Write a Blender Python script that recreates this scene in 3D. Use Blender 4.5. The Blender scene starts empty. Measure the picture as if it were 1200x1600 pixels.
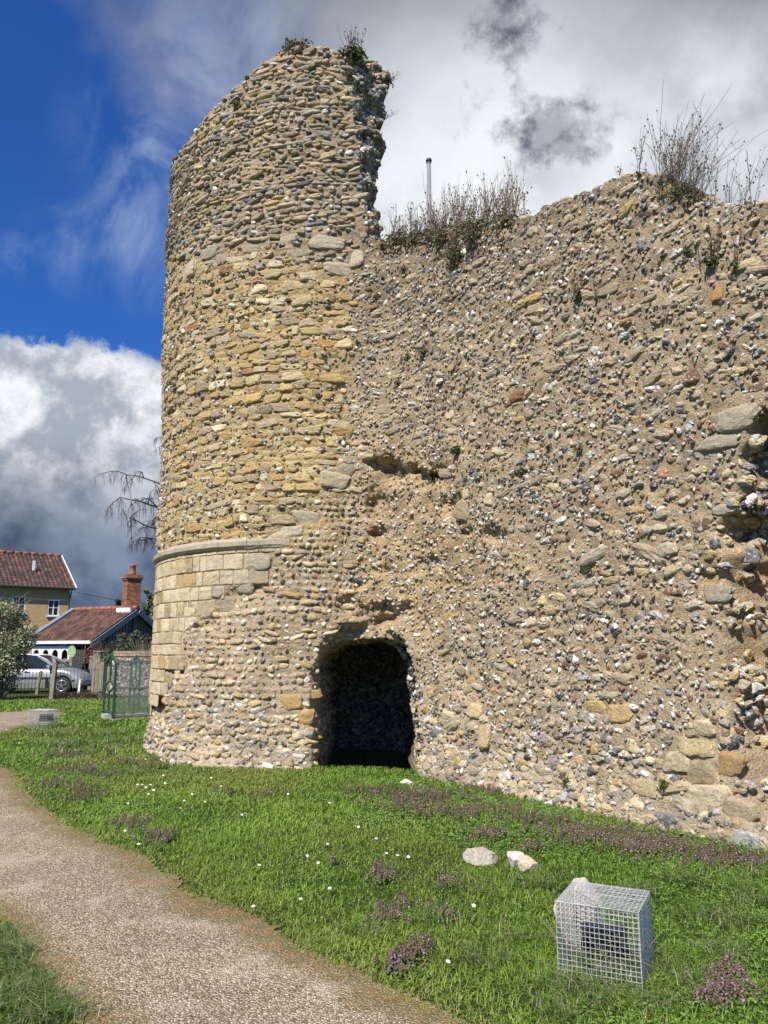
import bpy, math, random
import numpy as np
from mathutils import Vector, Matrix

rng = np.random.default_rng(7)
random.seed(7)
scene = bpy.context.scene
R = math.radians

# ------------------------------------------------------------------ camera
EYE = 1.6
FOCAL = 1200.0                      # photograph pixels (1200 x 1600 picture)
PITCH = math.atan((1018.0 - 800.0) / FOCAL)
cam_data = bpy.data.cameras.new('camera')
cam = bpy.data.objects.new('camera', cam_data)
scene.collection.objects.link(cam)
cam_data.sensor_fit = 'VERTICAL'
cam_data.sensor_height = 36.0
cam_data.lens = 27.0
cam_data.clip_start = 0.05
cam_data.clip_end = 3000.0
cam.location = (0, 0, EYE)
cam.rotation_euler = (math.pi / 2 + PITCH, 0, 0)
scene.camera = cam
scene.render.resolution_x = 768
scene.render.resolution_y = 1024

# ------------------------------------------------------------------ sun
SUN_EL = 47.0
SUN_AZ = 206.0                      # clockwise from +Y
s_dir = Vector((math.sin(R(SUN_AZ)) * math.cos(R(SUN_EL)), math.cos(R(SUN_AZ)) * math.cos(R(SUN_EL)), math.sin(R(SUN_EL))))
sun_data = bpy.data.lights.new('sun', 'SUN')
sun_data.energy = 5.0
sun_data.angle = R(0.5)
sun_data.color = (1.0, 0.93, 0.82)
sun = bpy.data.objects.new('sun', sun_data)
sun.rotation_euler = s_dir.to_track_quat('Z', 'Y').to_euler()
sun.location = (-10, -20, 30)
scene.collection.objects.link(sun)

scene.view_settings.view_transform = 'Standard'
scene.view_settings.look = 'None'
scene.view_settings.exposure = 0.42
scene.view_settings.gamma = 1.0
scene.view_settings.use_curve_mapping = False


# ------------------------------------------------------------------ node helper
class NT:
    def __init__(self, tree):
        self.t = tree
        tree.nodes.clear()

    def n(self, kind, **kw):
        nd = self.t.nodes.new(kind)
        ins = kw.pop('ins', {})
        for k, v in kw.items():
            setattr(nd, k, v)
        for k, v in ins.items():
            self.put(nd, k, v)
        return nd

    def put(self, nd, k, v):
        sock = nd.inputs[k]
        if isinstance(v, bpy.types.NodeSocket):
            self.t.links.new(v, sock)
        else:
            if isinstance(v, tuple) and len(v) == 3 and sock.type == 'RGBA':
                v = (v[0], v[1], v[2], 1.0)
            sock.default_value = v

    def math(self, op, a, b=0.0, c=None, clamp=False):
        nd = self.n('ShaderNodeMath', operation=op, use_clamp=clamp)
        self.put(nd, 0, a); self.put(nd, 1, b)
        if c is not None: self.put(nd, 2, c)
        return nd.outputs[0]

    def mix(self, fac, a, b, mode='MIX'):
        nd = self.n('ShaderNodeMix', data_type='RGBA', blend_type=mode)
        self.put(nd, 0, fac); self.put(nd, 6, a); self.put(nd, 7, b)
        return nd.outputs[2]

    def ramp(self, fac, lo, hi, a=0.0, b=1.0, smooth=True):
        nd = self.n('ShaderNodeMapRange', interpolation_type='SMOOTHSTEP' if smooth else 'LINEAR', clamp=True)
        self.put(nd, 0, fac)
        nd.inputs[1].default_value = lo; nd.inputs[2].default_value = hi
        nd.inputs[3].default_value = a; nd.inputs[4].default_value = b
        return nd.outputs[0]

    def noise(self, vec, scale, detail=4, rough=0.55, dist=0.0):
        nd = self.n('ShaderNodeTexNoise')
        self.put(nd, 'Vector', vec)
        nd.inputs['Scale'].default_value = scale
        nd.inputs['Detail'].default_value = detail
        nd.inputs['Roughness'].default_value = rough
        nd.inputs['Distortion'].default_value = dist
        return nd.outputs[0]

    def vmath(self, op, a, b=None):
        nd = self.n('ShaderNodeVectorMath', operation=op)
        self.put(nd, 0, a)
        if b is not None: self.put(nd, 1, b)
        return nd


def ray(px, py):
    """world direction of a photograph pixel"""
    u = (px - 600.0) / FOCAL
    v = (800.0 - py) / FOCAL
    d = Vector((u, math.cos(PITCH) - v * math.sin(PITCH), math.sin(PITCH) + v * math.cos(PITCH)))
    return d.normalized()


def ground_at(px, py, z=0.0):
    d = ray(px, py)
    t = (z - EYE) / d.z
    return (d.x * t, d.y * t)


def at(px, py, Y):
    """world point at plan depth Y seen at a pixel"""
    d = ray(px, py)
    t = Y / d.y
    return Vector((d.x * t, Y, EYE + d.z * t))


# ------------------------------------------------------------------ world: sky with clouds
world = bpy.data.worlds.new('World')
scene.world = world
world.use_nodes = True
w = NT(world.node_tree)
sky = w.n('ShaderNodeTexSky', sky_type='NISHITA', sun_disc=False)
sky.sun_elevation = R(SUN_EL)
sky.sun_rotation = R(SUN_AZ)
sky.air_density = 1.0
sky.dust_density = 0.4
sky.ozone_density = 2.5
tc = w.n('ShaderNodeTexCoord')
D = tc.outputs['Generated']
warp = w.n('ShaderNodeTexNoise'); w.put(warp, 'Vector', D); warp.inputs['Scale'].default_value = 3.0
warp.inputs['Detail'].default_value = 3
wv = w.vmath('SUBTRACT', warp.outputs['Color'], (0.5, 0.5, 0.5))
ws = w.vmath('SCALE', wv.outputs[0]); ws.inputs['Scale'].default_value = 0.05
DW = w.vmath('ADD', D, ws.outputs[0]).outputs[0]
fbm = w.noise(DW, 5.5, 10, 0.55)
fbm2 = w.noise(DW, 3.1, 8, 0.55, 0.3)
fine = w.noise(DW, 13.0, 8, 0.6)


def blob(px, py, rad, soft, amp, nz=None):
    """puff of cloud round one direction of the sky, ragged by noise"""
    c = ray(px, py)
    dist = w.vmath('DISTANCE', D, (c.x, c.y, c.z)).outputs['Value']
    nn = w.math('MULTIPLY', w.math('SUBTRACT', nz if nz is not None else fbm, 0.5), amp)
    dd = w.math('ADD', dist, nn)
    return w.ramp(dd, rad + soft, rad - soft)


def mx(*a):
    r = a[0]
    for b in a[1:]:
        r = w.math('MAXIMUM', r, b)
    return r


SC = 10.0                           # background strength is 0.1
deep = w.mix(1.0, sky.outputs[0], (0.20, 0.50, 1.02, 1), 'MULTIPLY')
# big bright cloud on the right (upper sky)
big3 = w.noise(DW, 2.4, 9, 0.58, 0.1)
puff = w.noise(DW, 10.0, 12, 0.66)
right = mx(blob(1010, 240, 0.36, 0.09, 0.30), blob(820, -20, 0.24, 0.14, 0.38), blob(1250, -50, 0.50, 0.12, 0.3),
           blob(740, 350, 0.20, 0.06, 0.20), blob(1500, 300, 0.45, 0.1, 0.3), blob(1000, -350, 0.45, 0.12, 0.4))
# cumulus bank on the left, filling down to the skyline
left = mx(blob(40, 775, 0.180, 0.008, 0.13, puff), blob(150, 735, 0.150, 0.008, 0.12, puff), blob(240, 760, 0.150, 0.008, 0.12, puff), blob(-170, 790, 0.20, 0.02, 0.2),
          blob(150, 900, 0.17, 0.05, 0.1), blob(420, 790, 0.16, 0.02, 0.1), blob(-500, 800, 0.3, 0.03, 0.2))
elev = w.n('ShaderNodeSeparateXYZ', ins={0: D}).outputs[2]
left = mx(left, w.math('MULTIPLY', w.ramp(elev, 0.15, 0.04), 0.97))
# thin wisps between
stv = w.vmath('MULTIPLY', DW, (3.5, 3.5, 2.0)).outputs[0]
wisp_n = w.noise(stv, 2.2, 9, 0.62, 0.6)
wisps = w.math('MULTIPLY', w.ramp(wisp_n, 0.40, 0.70),
               mx(blob(235, 350, 0.060, 0.07, 0.08), blob(240, 230, 0.04, 0.08, 0.10), blob(330, 100, 0.05, 0.07, 0.10), blob(120, 380, 0.02, 0.06, 0.05), blob(560, 30, 0.16, 0.10, 0.1), blob(30, 400, 0.01, 0.03, 0.03)))
wisps = w.math('MULTIPLY', wisps, 0.60)
# colours
w_n = w.ramp(w.math('ADD', w.math('MULTIPLY', big3, 0.65), w.math('MULTIPLY', fine, 0.35)), 0.36, 0.60)
up = w.ramp(w.math('ADD', elev, w.math('MULTIPLY', w.math('SUBTRACT', big3, 0.5), 0.35)), 0.56, 0.70)
rcol = w.mix(w_n, (0.30 * SC, 0.33 * SC, 0.38 * SC, 1), (0.64 * SC, 0.66 * SC, 0.69 * SC, 1))
rcol = w.mix(up, rcol, w.mix(w.ramp(fbm, 0.3, 0.7), (0.10 * SC, 0.118 * SC, 0.155 * SC, 1), (0.25 * SC, 0.27 * SC, 0.31 * SC, 1)))
wispy = w.noise(w.vmath('MULTIPLY', DW, (1.0, 1.0, 1.9)).outputs[0], 15.0, 12, 0.58, 0.0)
region = mx(blob(800, 66, 0.026, 0.026, 0.30, puff), blob(795, 148, 0.030, 0.024, 0.28, puff), blob(855, 195, 0.024, 0.034, 0.30, puff), w.math('MULTIPLY', blob(845, 275, 0.02, 0.06, 0.06, puff), 0.5))
dark_puffs = w.math('MULTIPLY', region, w.ramp(wispy, 0.40, 0.56, 0.62, 1.0))
white_core = blob(790, 290, 0.17, 0.14, 0.15)
rcol = w.mix(w.math('MULTIPLY', white_core, w.ramp(fbm2, 0.35, 0.6, 0.35, 0.85)), rcol, (0.72 * SC, 0.74 * SC, 0.77 * SC, 1))
rcol = w.mix(w.math('MULTIPLY', dark_puffs, 0.95), rcol, (0.07 * SC, 0.085 * SC, 0.125 * SC, 1))
lel = w.math('ADD', elev, w.math('MULTIPLY', w.math('SUBTRACT', fbm2, 0.5), 0.22))
ltop = w.ramp(lel, 0.14, 0.30)
lcol = w.mix(ltop, w.mix(w.ramp(fbm, 0.40, 0.60), (0.048 * SC, 0.070 * SC, 0.120 * SC, 1), (0.17 * SC, 0.215 * SC, 0.30 * SC, 1)),
             w.mix(w.ramp(puff, 0.40, 0.60), (0.30 * SC, 0.34 * SC, 0.40 * SC, 1), (0.70 * SC, 0.72 * SC, 0.75 * SC, 1)))
lcol = w.mix(w.math('MULTIPLY', blob(40, 608, 0.004, 0.018, 0.06, fine), 0.7), lcol, (0.88 * SC, 0.89 * SC, 0.90 * SC, 1))
horizon = w.ramp(elev, 0.09, 0.0)
lcol = w.mix(w.math('MULTIPLY', horizon, 0.55), lcol, (0.17 * SC, 0.24 * SC, 0.38 * SC, 1))
c = w.mix(wisps, deep, (0.40 * SC, 0.49 * SC, 0.64 * SC, 1))
c = w.mix(right, c, rcol)
c = w.mix(left, c, lcol)
bg = w.n('ShaderNodeBackground', ins={0: c, 1: 0.1})
out = w.n('ShaderNodeOutputWorld', ins={0: bg.outputs[0]})


# ------------------------------------------------------------------ numpy noise
def _hash(ix, iy, iz, seed):
    h = (ix.astype(np.uint32) * np.uint32(374761393) + iy.astype(np.uint32) * np.uint32(668265263)
         + iz.astype(np.uint32) * np.uint32(2147483647 - 1274126177) + np.uint32((seed * 1442695041 + 12345) & 0xffffffff))
    h = (h ^ (h >> np.uint32(13))) * np.uint32(1274126177)
    h = h ^ (h >> np.uint32(16))
    h = (h * np.uint32(2246822519)) ^ (h >> np.uint32(11))
    return (h & np.uint32(0xffffff)).astype(np.float64) / 16777215.0


def vnoise(p, seed=0):
    """value noise in [-1, 1] of points (..., 3)"""
    f = np.floor(p)
    i = f.astype(np.int64)
    t = p - f
    t = t * t * (3 - 2 * t)
    x0, y0, z0 = i[..., 0], i[..., 1], i[..., 2]
    r = 0
    for dx in (0, 1):
        wx = t[..., 0] if dx else 1 - t[..., 0]
        for dy in (0, 1):
            wy = t[..., 1] if dy else 1 - t[..., 1]
            for dz in (0, 1):
                wz = t[..., 2] if dz else 1 - t[..., 2]
                r = r + wx * wy * wz * _hash(x0 + dx, y0 + dy, z0 + dz, seed)
    return r * 2 - 1


def fbm_np(p, octaves=4, seed=0, gain=0.5):
    a = 1.0; tot = 0; norm = 0
    for k in range(octaves):
        tot = tot + a * vnoise(p * (2.03 ** k) + 17.3 * k, seed + k * 31)
        norm += a
        a *= gain
    return tot / norm


def sstep(a, b, x):
    t = np.clip((x - a) / (b - a), 0, 1)
    return t * t * (3 - 2 * t)


def poly_sd(poly, X, Y):
    """signed distance to a polygon, positive inside"""
    poly = np.asarray(poly, float)
    n = len(poly)
    best = np.full(X.shape, 1e18)
    inside = np.zeros(X.shape, bool)
    for k in range(n):
        ax, ay = poly[k]; bx, by = poly[(k + 1) % n]
        ex, ey = bx - ax, by - ay
        L = ex * ex + ey * ey + 1e-12
        t = np.clip(((X - ax) * ex + (Y - ay) * ey) / L, 0, 1)
        dx = X - (ax + t * ex); dy = Y - (ay + t * ey)
        best = np.minimum(best, dx * dx + dy * dy)
        if ay != by:
            c_ = ((ay > Y) != (by > Y)) & (X < (bx - ax) * (Y - ay) / (by - ay) + ax)
            inside ^= c_
    d = np.sqrt(best)
    return np.where(inside, d, -d)


def project(x, y, z):
    """photograph pixel of world points"""
    dz = z - EYE
    fwd = y * math.cos(PITCH) + dz * math.sin(PITCH)
    upv = -y * math.sin(PITCH) + dz * math.cos(PITCH)
    return 600 + FOCAL * x / fwd, 800 - FOCAL * upv / fwd


# ------------------------------------------------------------------ mesh builder
class MB:
    def __init__(self):
        self.v = []; self.c = []; self.f = []; self.fm = []; self.fs = []; self.n = 0

    def add(self, verts, faces, mat=0, col=(0.5, 0.5, 0.5), smooth=False):
        verts = np.asarray(verts, float).reshape(-1, 3)
        faces = np.asarray(faces, np.int64)
        if faces.ndim == 1: faces = faces.reshape(1, -1)
        self.v.append(verts)
        col = np.asarray(col, float)
        if col.ndim == 1: col = np.tile(col[:3], (len(verts), 1))
        self.c.append(col[:, :3])
        self.f.append(faces + self.n); self.fm.append(mat); self.fs.append(smooth)
        self.n += len(verts)

    def box(self, c, d, ax=None, mat=0, col=(0.5, 0.5, 0.5)):
        """box of full size d centred on c, optional three axes"""
        s = np.array([[x, y, z] for x in (-.5, .5) for y in (-.5, .5) for z in (-.5, .5)])
        d = np.asarray(d, float)
        A = np.eye(3) if ax is None else np.asarray(ax, float)
        v = (s * d) @ A + np.asarray(c, float)
        f = [[0, 1, 3, 2], [4, 6, 7, 5], [0, 4, 5, 1], [2, 3, 7, 6], [0, 2, 6, 4], [1, 5, 7, 3]]
        self.add(v, f, mat, col)

    def tube(self, pts, rad, sides=5, mat=0, col=(0.5, 0.5, 0.5), smooth=True, cap=True):
        pts = np.asarray(pts, float)
        n = len(pts)
        rad = np.broadcast_to(np.asarray(rad, float), (n,))
        t = np.gradient(pts, axis=0)
        t /= np.linalg.norm(t, axis=1, keepdims=True) + 1e-12
        ref = np.array([0.0, 0, 1]) if abs(t[:, 2]).mean() < 0.85 else np.array([1.0, 0, 0])
        a = np.cross(t, ref); a /= np.linalg.norm(a, axis=1, keepdims=True) + 1e-12
        b = np.cross(a, t)
        ang = np.linspace(0, 2 * math.pi, sides, endpoint=False) + 0.6
        v = pts[:, None, :] + rad[:, None, None] * (np.cos(ang)[None, :, None] * a[:, None, :] + np.sin(ang)[None, :, None] * b[:, None, :])
        i = np.arange(n - 1)[:, None] * sides; j = np.arange(sides)[None, :]; k = (j + 1) % sides
        f = np.stack([i + j, i + k, i + sides + k, i + sides + j], -1).reshape(-1, 4)
        self.add(v.reshape(-1, 3), f, mat, col, smooth)
        if cap and sides > 2:
            self.f.append(np.array([[self.n - sides + q for q in range(sides)]])); self.fm.append(mat); self.fs.append(False)
            self.f.append(np.array([[self.n - n * sides + q for q in range(sides)][::-1]])); self.fm.append(mat); self.fs.append(False)

    def bar(self, p, q, wd, th=None, mat=0, col=(0.5, 0.5, 0.5), up=(0, 0, 1)):
        p = np.asarray(p, float); q = np.asarray(q, float)
        th = wd if th is None else th
        L = np.linalg.norm(q - p); t = (q - p) / L
        u = np.asarray(up, float)
        if abs(t @ u) > 0.95: u = np.array([0.0, 1, 0]) if abs(t[1]) < 0.9 else np.array([1.0, 0, 0])
        a = np.cross(u, t); a /= np.linalg.norm(a); b = np.cross(t, a)
        self.box((p + q) / 2, (L, wd, th), (t, a, b), mat, col)

    def prism(self, outline, base, U, V, N, depth, mat=0, col=(0.5, 0.5, 0.5)):
        """flat outline in (U, V) given thickness along N"""
        o = np.asarray(outline, float); base = np.asarray(base, float)
        U, V, N = (np.asarray(k, float) for k in (U, V, N))
        a = base + o[:, :1] * U + o[:, 1:2] * V
        n = len(o)
        self.add(np.vstack([a, a + N * depth]), [list(range(n))], mat, col)
        self.f.append(np.array([[self.n - n + k for k in range(n)][::-1]])); self.fm.append(mat); self.fs.append(False)
        i = np.arange(n); j = (i + 1) % n
        self.f.append(np.stack([i, i + n, j + n, j], -1) + self.n - 2 * n); self.fm.append(mat); self.fs.append(False)

    def grid(self, V, mat=0, col=(0.5, 0.5, 0.5), smooth=True, keep=None):
        r, c_ = V.shape[:2]
        idx = np.arange(r * c_).reshape(r, c_)
        f = np.stack([idx[:-1, :-1], idx[:-1, 1:], idx[1:, 1:], idx[1:, :-1]], -1).reshape(-1, 4)
        if keep is not None: f = f[keep.reshape(-1)]
        if isinstance(col, np.ndarray) and col.ndim == 3: col = col.reshape(-1, 3)
        self.add(V.reshape(-1, 3), f, mat, col, smooth)

    def build(self, name, mats, parent=None, loc=None, recalc=False):
        me = bpy.data.meshes.new(name)
        V = np.vstack(self.v).astype(np.float32)
        C = np.vstack(self.c).astype(np.float32)
        if loc is not None: V = V - np.asarray(loc, np.float32)
        loops = np.concatenate([f.reshape(-1) for f in self.f]).astype(np.int32)
        tot = np.concatenate([np.full(len(f), f.shape[1]) for f in self.f]).astype(np.int32)
        mi = np.concatenate([np.full(len(f), m) for f, m in zip(self.f, self.fm)]).astype(np.int32)
        sm = np.concatenate([np.full(len(f), s_) for f, s_ in zip(self.f, self.fs)]).astype(bool)
        start = np.concatenate([[0], np.cumsum(tot)[:-1]]).astype(np.int32)
        me.vertices.add(len(V)); me.vertices.foreach_set('co', V.reshape(-1))
        me.loops.add(len(loops)); me.loops.foreach_set('vertex_index', loops)
        me.polygons.add(len(tot)); me.polygons.foreach_set('loop_start', start)
        me.polygons.foreach_set('loop_total', tot)
        me.polygons.foreach_set('material_index', mi)
        me.polygons.foreach_set('use_smooth', sm)
        at_ = me.attributes.new('col', 'FLOAT_COLOR', 'POINT')
        at_.data.foreach_set('color', np.hstack([C, np.ones((len(C), 1), np.float32)]).reshape(-1))
        me.update(calc_edges=True)
        me.validate()
        if recalc:
            import bmesh
            bm = bmesh.new(); bm.from_mesh(me); bmesh.ops.recalc_face_normals(bm, faces=bm.faces); bm.to_mesh(me); bm.free()
        for m in (mats if isinstance(mats, (list, tuple)) else [mats]):
            me.materials.append(m)
        o = bpy.data.objects.new(name, me)
        scene.collection.objects.link(o)
        if parent is not None: o.parent = parent
        if loc is not None: o.location = loc
        return o


def tag(o, label=None, cat=None, group=None, kind=None):
    if label: o['label'] = label
    if cat: o['category'] = cat
    if group: o['group'] = group
    if kind: o['kind'] = kind
    return o


def thing(name, label, cat, loc=(0, 0, 0), rz=0.0, group=None):
    o = bpy.data.objects.new(name, None)
    o.empty_display_size = 0.2
    scene.collection.objects.link(o)
    o.location = loc; o.rotation_euler = (0, 0, rz)
    return tag(o, label, cat, group)


def copy_tree(o, parent=None):
    c_ = o.copy(); scene.collection.objects.link(c_)
    if parent is not None:
        c_.parent = parent
    for ch in list(o.children):
        copy_tree(ch, c_)
    return c_


# ------------------------------------------------------------------ materials
def principled(name, color=None, rough=0.8, metal=0.0, var=0.0, vscale=8.0, bump=0.0, bscale=40.0, spec=0.5, attr=False):
    m = bpy.data.materials.new(name); m.use_nodes = True
    t = NT(m.node_tree)
    co = t.n('ShaderNodeTexCoord').outputs['Object']
    base = t.n('ShaderNodeAttribute', attribute_name='col').outputs['Color'] if attr else tuple(color) + (1.0,)
    if not attr:
        rgb = t.n('ShaderNodeRGB'); rgb.outputs[0].default_value = base; base = rgb.outputs[0]
    if var > 0:
        nz = t.ramp(t.noise(co, vscale, 6, 0.6), 0.3, 0.7, 1 - var, 1 + var, False)
        vm = t.vmath('SCALE', base); t.put(vm, 'Scale', nz); base = vm.outputs[0]
    b = t.n('ShaderNodeBsdfPrincipled')
    t.put(b, 'Base Color', base)
    b.inputs['Roughness'].default_value = rough
    b.inputs['Metallic'].default_value = metal
    b.inputs['Specular IOR Level'].default_value = spec
    if bump > 0:
        bp = t.n('ShaderNodeBump'); bp.inputs['Strength'].default_value = 1.0; bp.inputs['Distance'].default_value = bump
        t.put(bp, 'Height', t.noise(co, bscale, 6, 0.65)); t.put(b, 'Normal', bp.outputs[0])
    t.n('ShaderNodeOutputMaterial', ins={0: b.outputs[0]})
    return m


def leafy(name, trans=0.35, rough=0.55, spec=0.35):
    m = bpy.data.materials.new(name); m.use_nodes = True
    t = NT(m.node_tree)
    col = t.n('ShaderNodeAttribute', attribute_name='col').outputs['Color']
    b = t.n('ShaderNodeBsdfPrincipled'); t.put(b, 'Base Color', col)
    b.inputs['Roughness'].default_value = rough; b.inputs['Specular IOR Level'].default_value = spec
    tr = t.n('ShaderNodeBsdfTranslucent'); t.put(tr, 0, col)
    mx_ = t.n('ShaderNodeMixShader'); mx_.inputs[0].default_value = trans
    t.put(mx_, 1, b.outputs[0]); t.put(mx_, 2, tr.outputs[0])
    t.n('ShaderNodeOutputMaterial', ins={0: mx_.outputs[0]})
    return m
# ================================================================== castle masonry
def mortar_material():
    m = bpy.data.materials.new('lime_mortar'); m.use_nodes = True
    t = NT(m.node_tree)
    co = t.n('ShaderNodeTexCoord').outputs['Object']
    col = t.n('ShaderNodeAttribute', attribute_name='col').outputs['Color']
    n1 = t.ramp(t.noise(co, 3.0, 8, 0.65), 0.3, 0.7, 0.80, 1.20, False)
    n2 = t.ramp(t.noise(co, 38.0, 6, 0.7), 0.3, 0.7, 0.70, 1.28, False)
    k = t.math('MULTIPLY', n1, n2)
    base = t.vmath('SCALE', col); t.put(base, 'Scale', k); base = base.outputs[0]
    # lumps of aggregate in the mortar: pale and dark grit
    vor = t.n('ShaderNodeTexVoronoi', feature='F1'); t.put(vor, 'Vector', co); vor.inputs['Scale'].default_value = 44.0
    sep = t.n('ShaderNodeSeparateColor'); t.put(sep, 0, vor.outputs['Color'])
    blobm = t.ramp(vor.outputs['Distance'], 0.42, 0.26)
    pale = t.math('MULTIPLY', blobm, t.ramp(sep.outputs[0], 0.80, 0.86))
    dark = t.math('MULTIPLY', blobm, t.ramp(sep.outputs[1], 0.86, 0.90))
    base = t.mix(pale, base, (0.52, 0.47, 0.40, 1))
    base = t.mix(t.math('MULTIPLY', dark, 0.8), base, (0.10, 0.09, 0.08, 1))
    b = t.n('ShaderNodeBsdfPrincipled'); t.put(b, 'Base Color', base)
    b.inputs['Roughness'].default_value = 0.95; b.inputs['Specular IOR Level'].default_value = 0.2
    h = t.math('ADD', t.math('MULTIPLY', t.noise(co, 26.0, 9, 0.68), 1.0), t.math('MULTIPLY', blobm, 0.22))
    h = t.math('ADD', h, t.math('MULTIPLY', t.noise(co, 120.0, 4, 0.7), 0.22))
    bp = t.n('ShaderNodeBump'); bp.inputs['Strength'].default_value = 1.0; bp.inputs['Distance'].default_value = 0.035
    t.put(bp, 'Height', h); t.put(b, 'Normal', bp.outputs[0])
    t.n('ShaderNodeOutputMaterial', ins={0: b.outputs[0]})
    return m


def stone_material(name, patch=0.8, bump=0.008, rough=0.72, scale=26.0):
    """per-stone colour from the attribute, broken by cortex patches"""
    m = bpy.data.materials.new(name); m.use_nodes = True
    t = NT(m.node_tree)
    co = t.n('ShaderNodeTexCoord').outputs['Object']
    col = t.n('ShaderNodeAttribute', attribute_name='col').outputs['Color']
    n1 = t.ramp(t.noise(co, 45.0, 6, 0.7), 0.28, 0.72, 0.60, 1.35, False)
    base = t.vmath('SCALE', col); t.put(base, 'Scale', n1); base = base.outputs[0]
    if patch == 0:
        base = t.mix(t.math('MULTIPLY', t.ramp(t.noise(co, 7.0, 8, 0.7), 0.50, 0.66), 0.45), base, (0.25, 0.205, 0.135, 1))
        base = t.mix(t.math('MULTIPLY', t.ramp(t.noise(co, 4.0, 9, 0.7, 1.0), 0.54, 0.68), 0.5), base, (0.50, 0.35, 0.15, 1))
    pn = t.noise(co, scale, 5, 0.6, 0.4)
    base = t.mix(t.math('MULTIPLY', t.ramp(pn, 0.54, 0.60), patch), base, (0.58, 0.55, 0.49, 1))
    base = t.mix(t.math('MULTIPLY', t.ramp(pn, 0.40, 0.35), patch * 0.7), base, (0.07, 0.075, 0.085, 1))
    b = t.n('ShaderNodeBsdfPrincipled'); t.put(b, 'Base Color', base)
    b.inputs['Roughness'].default_value = rough; b.inputs['Specular IOR Level'].default_value = 0.28
    bp = t.n('ShaderNodeBump'); bp.inputs['Strength'].default_value = 1.0; bp.inputs['Distance'].default_value = bump
    t.put(bp, 'Height', t.noise(co, 55.0, 6, 0.7)); t.put(b, 'Normal', bp.outputs[0])
    t.n('ShaderNodeOutputMaterial', ins={0: b.outputs[0]})
    return m


MORTAR = mortar_material()
FLINT = stone_material('flint', 0.75)
SANDSTONE = stone_material('sandstone', 0.0, 0.014, 0.92)

# ---- plan curve of the outer face: round tower, fillet, straight side wall
CX, CY, RAD = -0.9, 14.5, 3.26
WD = np.array([0.553, -0.833])
C0 = np.array([0.43, 10.8])
phi = np.radians(np.arange(95, 277.01, 1.0))
arc = np.stack([CX + RAD * np.cos(phi), CY + RAD * np.sin(phi)], 1)
knots = [arc[-14], arc[-7], arc[-1], (-0.02, 11.10), (0.40, 10.76), (0.76, 10.28)] + [tuple(C0 + WD * t_) for t_ in (1.2, 2.4, 3.6, 4.9, 6.6)]
knots = np.array([tuple(k) for k in knots])


def catmull(P, n=24):
    o = []
    for i in range(1, len(P) - 2):
        p0, p1, p2, p3 = P[i - 1], P[i], P[i + 1], P[i + 2]
        for t_ in np.linspace(0, 1, n, endpoint=False):
            o.append(0.5 * ((2 * p1) + (-p0 + p2) * t_ + (2 * p0 - 5 * p1 + 4 * p2 - p3) * t_ ** 2 + (-p0 + 3 * p1 - 3 * p2 + p3) * t_ ** 3))
    o.append(P[-2])
    return np.array(o)


tail = catmull(np.vstack([knots, knots[-1] + WD * 1.0]))
wn = np.array([0.833, 0.553])
end = tail[-1]
corner = [end + WD * 0.1 + wn * 0.03, end + WD * 0.16 + wn * 0.12, end + WD * 0.18 + wn * 0.3, end + WD * 0.2 + wn * 2.0]
curve = np.vstack([arc[:-7], tail, np.array(corner)])
seg = np.linalg.norm(np.diff(curve, axis=0), axis=1)
S = np.concatenate([[0], np.cumsum(seg)])


def plan(s):
    return np.stack([np.interp(s, S, curve[:, 0]), np.interp(s, S, curve[:, 1])], -1)


def plan_n(s):
    t_ = plan(s + 0.06) - plan(s - 0.06)
    t_ /= np.linalg.norm(t_, axis=-1, keepdims=True) + 1e-9
    return np.stack([t_[..., 1], -t_[..., 0]], -1)


dense = np.arange(0, S[-1], 0.01)
dp = plan(dense)
bearing = dp[:, 0] / dp[:, 1]
ang_of = np.arctan2(dp[:, 1] - CY, dp[:, 0] - CX) % (2 * math.pi)
s_tan = dense[np.argmin(np.abs(dense - (np.radians(188) - np.radians(95)) * RAD))]      # a little beyond the silhouette
s_end = S[-1]
front = dense > s_tan + 0.4


def s_of_bearing(b):
    return float(np.interp(b, bearing[front], dense[front]))


tower_top = [(262, 300), (290, 240), (320, 196), (360, 151), (400, 116), (430, 92), (455, 84), (475, 79), (510, 82), (540, 92), (560, 92), (600, 96)]
wall_top = [(600, 378), (622, 378), (660, 372), (700, 362), (760, 352), (800, 344), (825, 338), (850, 322), (900, 302), (950, 284), (975, 277),
            (1000, 272), (1030, 280), (1055, 300), (1080, 318), (1110, 326), (1150, 322), (1200, 318), (1300, 300)]


def height_at(s, prof):
    p = plan(np.array([s]))[0]
    zz = np.arange(2, 13, 0.02)
    X, Y = project(p[0], p[1], zz)
    yy = np.interp(X, [a for a, b in prof], [b for a, b in prof])
    ok = Y > yy
    return float(zz[ok][-1]) if ok.any() else 6.0


s_c0 = s_of_bearing(-0.055)          # broken edge of the upper tower starts here
s_c1 = s_of_bearing(-0.020)
H_c0 = height_at(s_c0, tower_top)
H_c1 = height_at(s_of_bearing(0.004), wall_top)
NCL = 230
cols = np.concatenate([np.arange(0, s_tan, 0.06), np.arange(s_tan, s_c0, 0.018), np.linspace(s_c0, s_c1, NCL),
                       np.arange(s_c1 + 0.016, S[-1] - 0.9, 0.016), np.arange(S[-1] - 0.9, S[-1], 0.07)])
Hc = np.zeros(len(cols))
for i_, s_ in enumerate(cols):
    if s_ < s_tan + 0.5: Hc[i_] = 10.0
    elif s_ < s_c0 - 1e-6: Hc[i_] = height_at(s_, tower_top)
    elif s_ <= s_c1 + 1e-6: Hc[i_] = 0
    elif s_ < S[-1] - 2.4: Hc[i_] = height_at(s_, wall_top)
    else: Hc[i_] = 0
lastH = Hc[(cols < S[-1] - 2.4)][-1]
Hc[cols >= S[-1] - 2.4] = lastH
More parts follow.
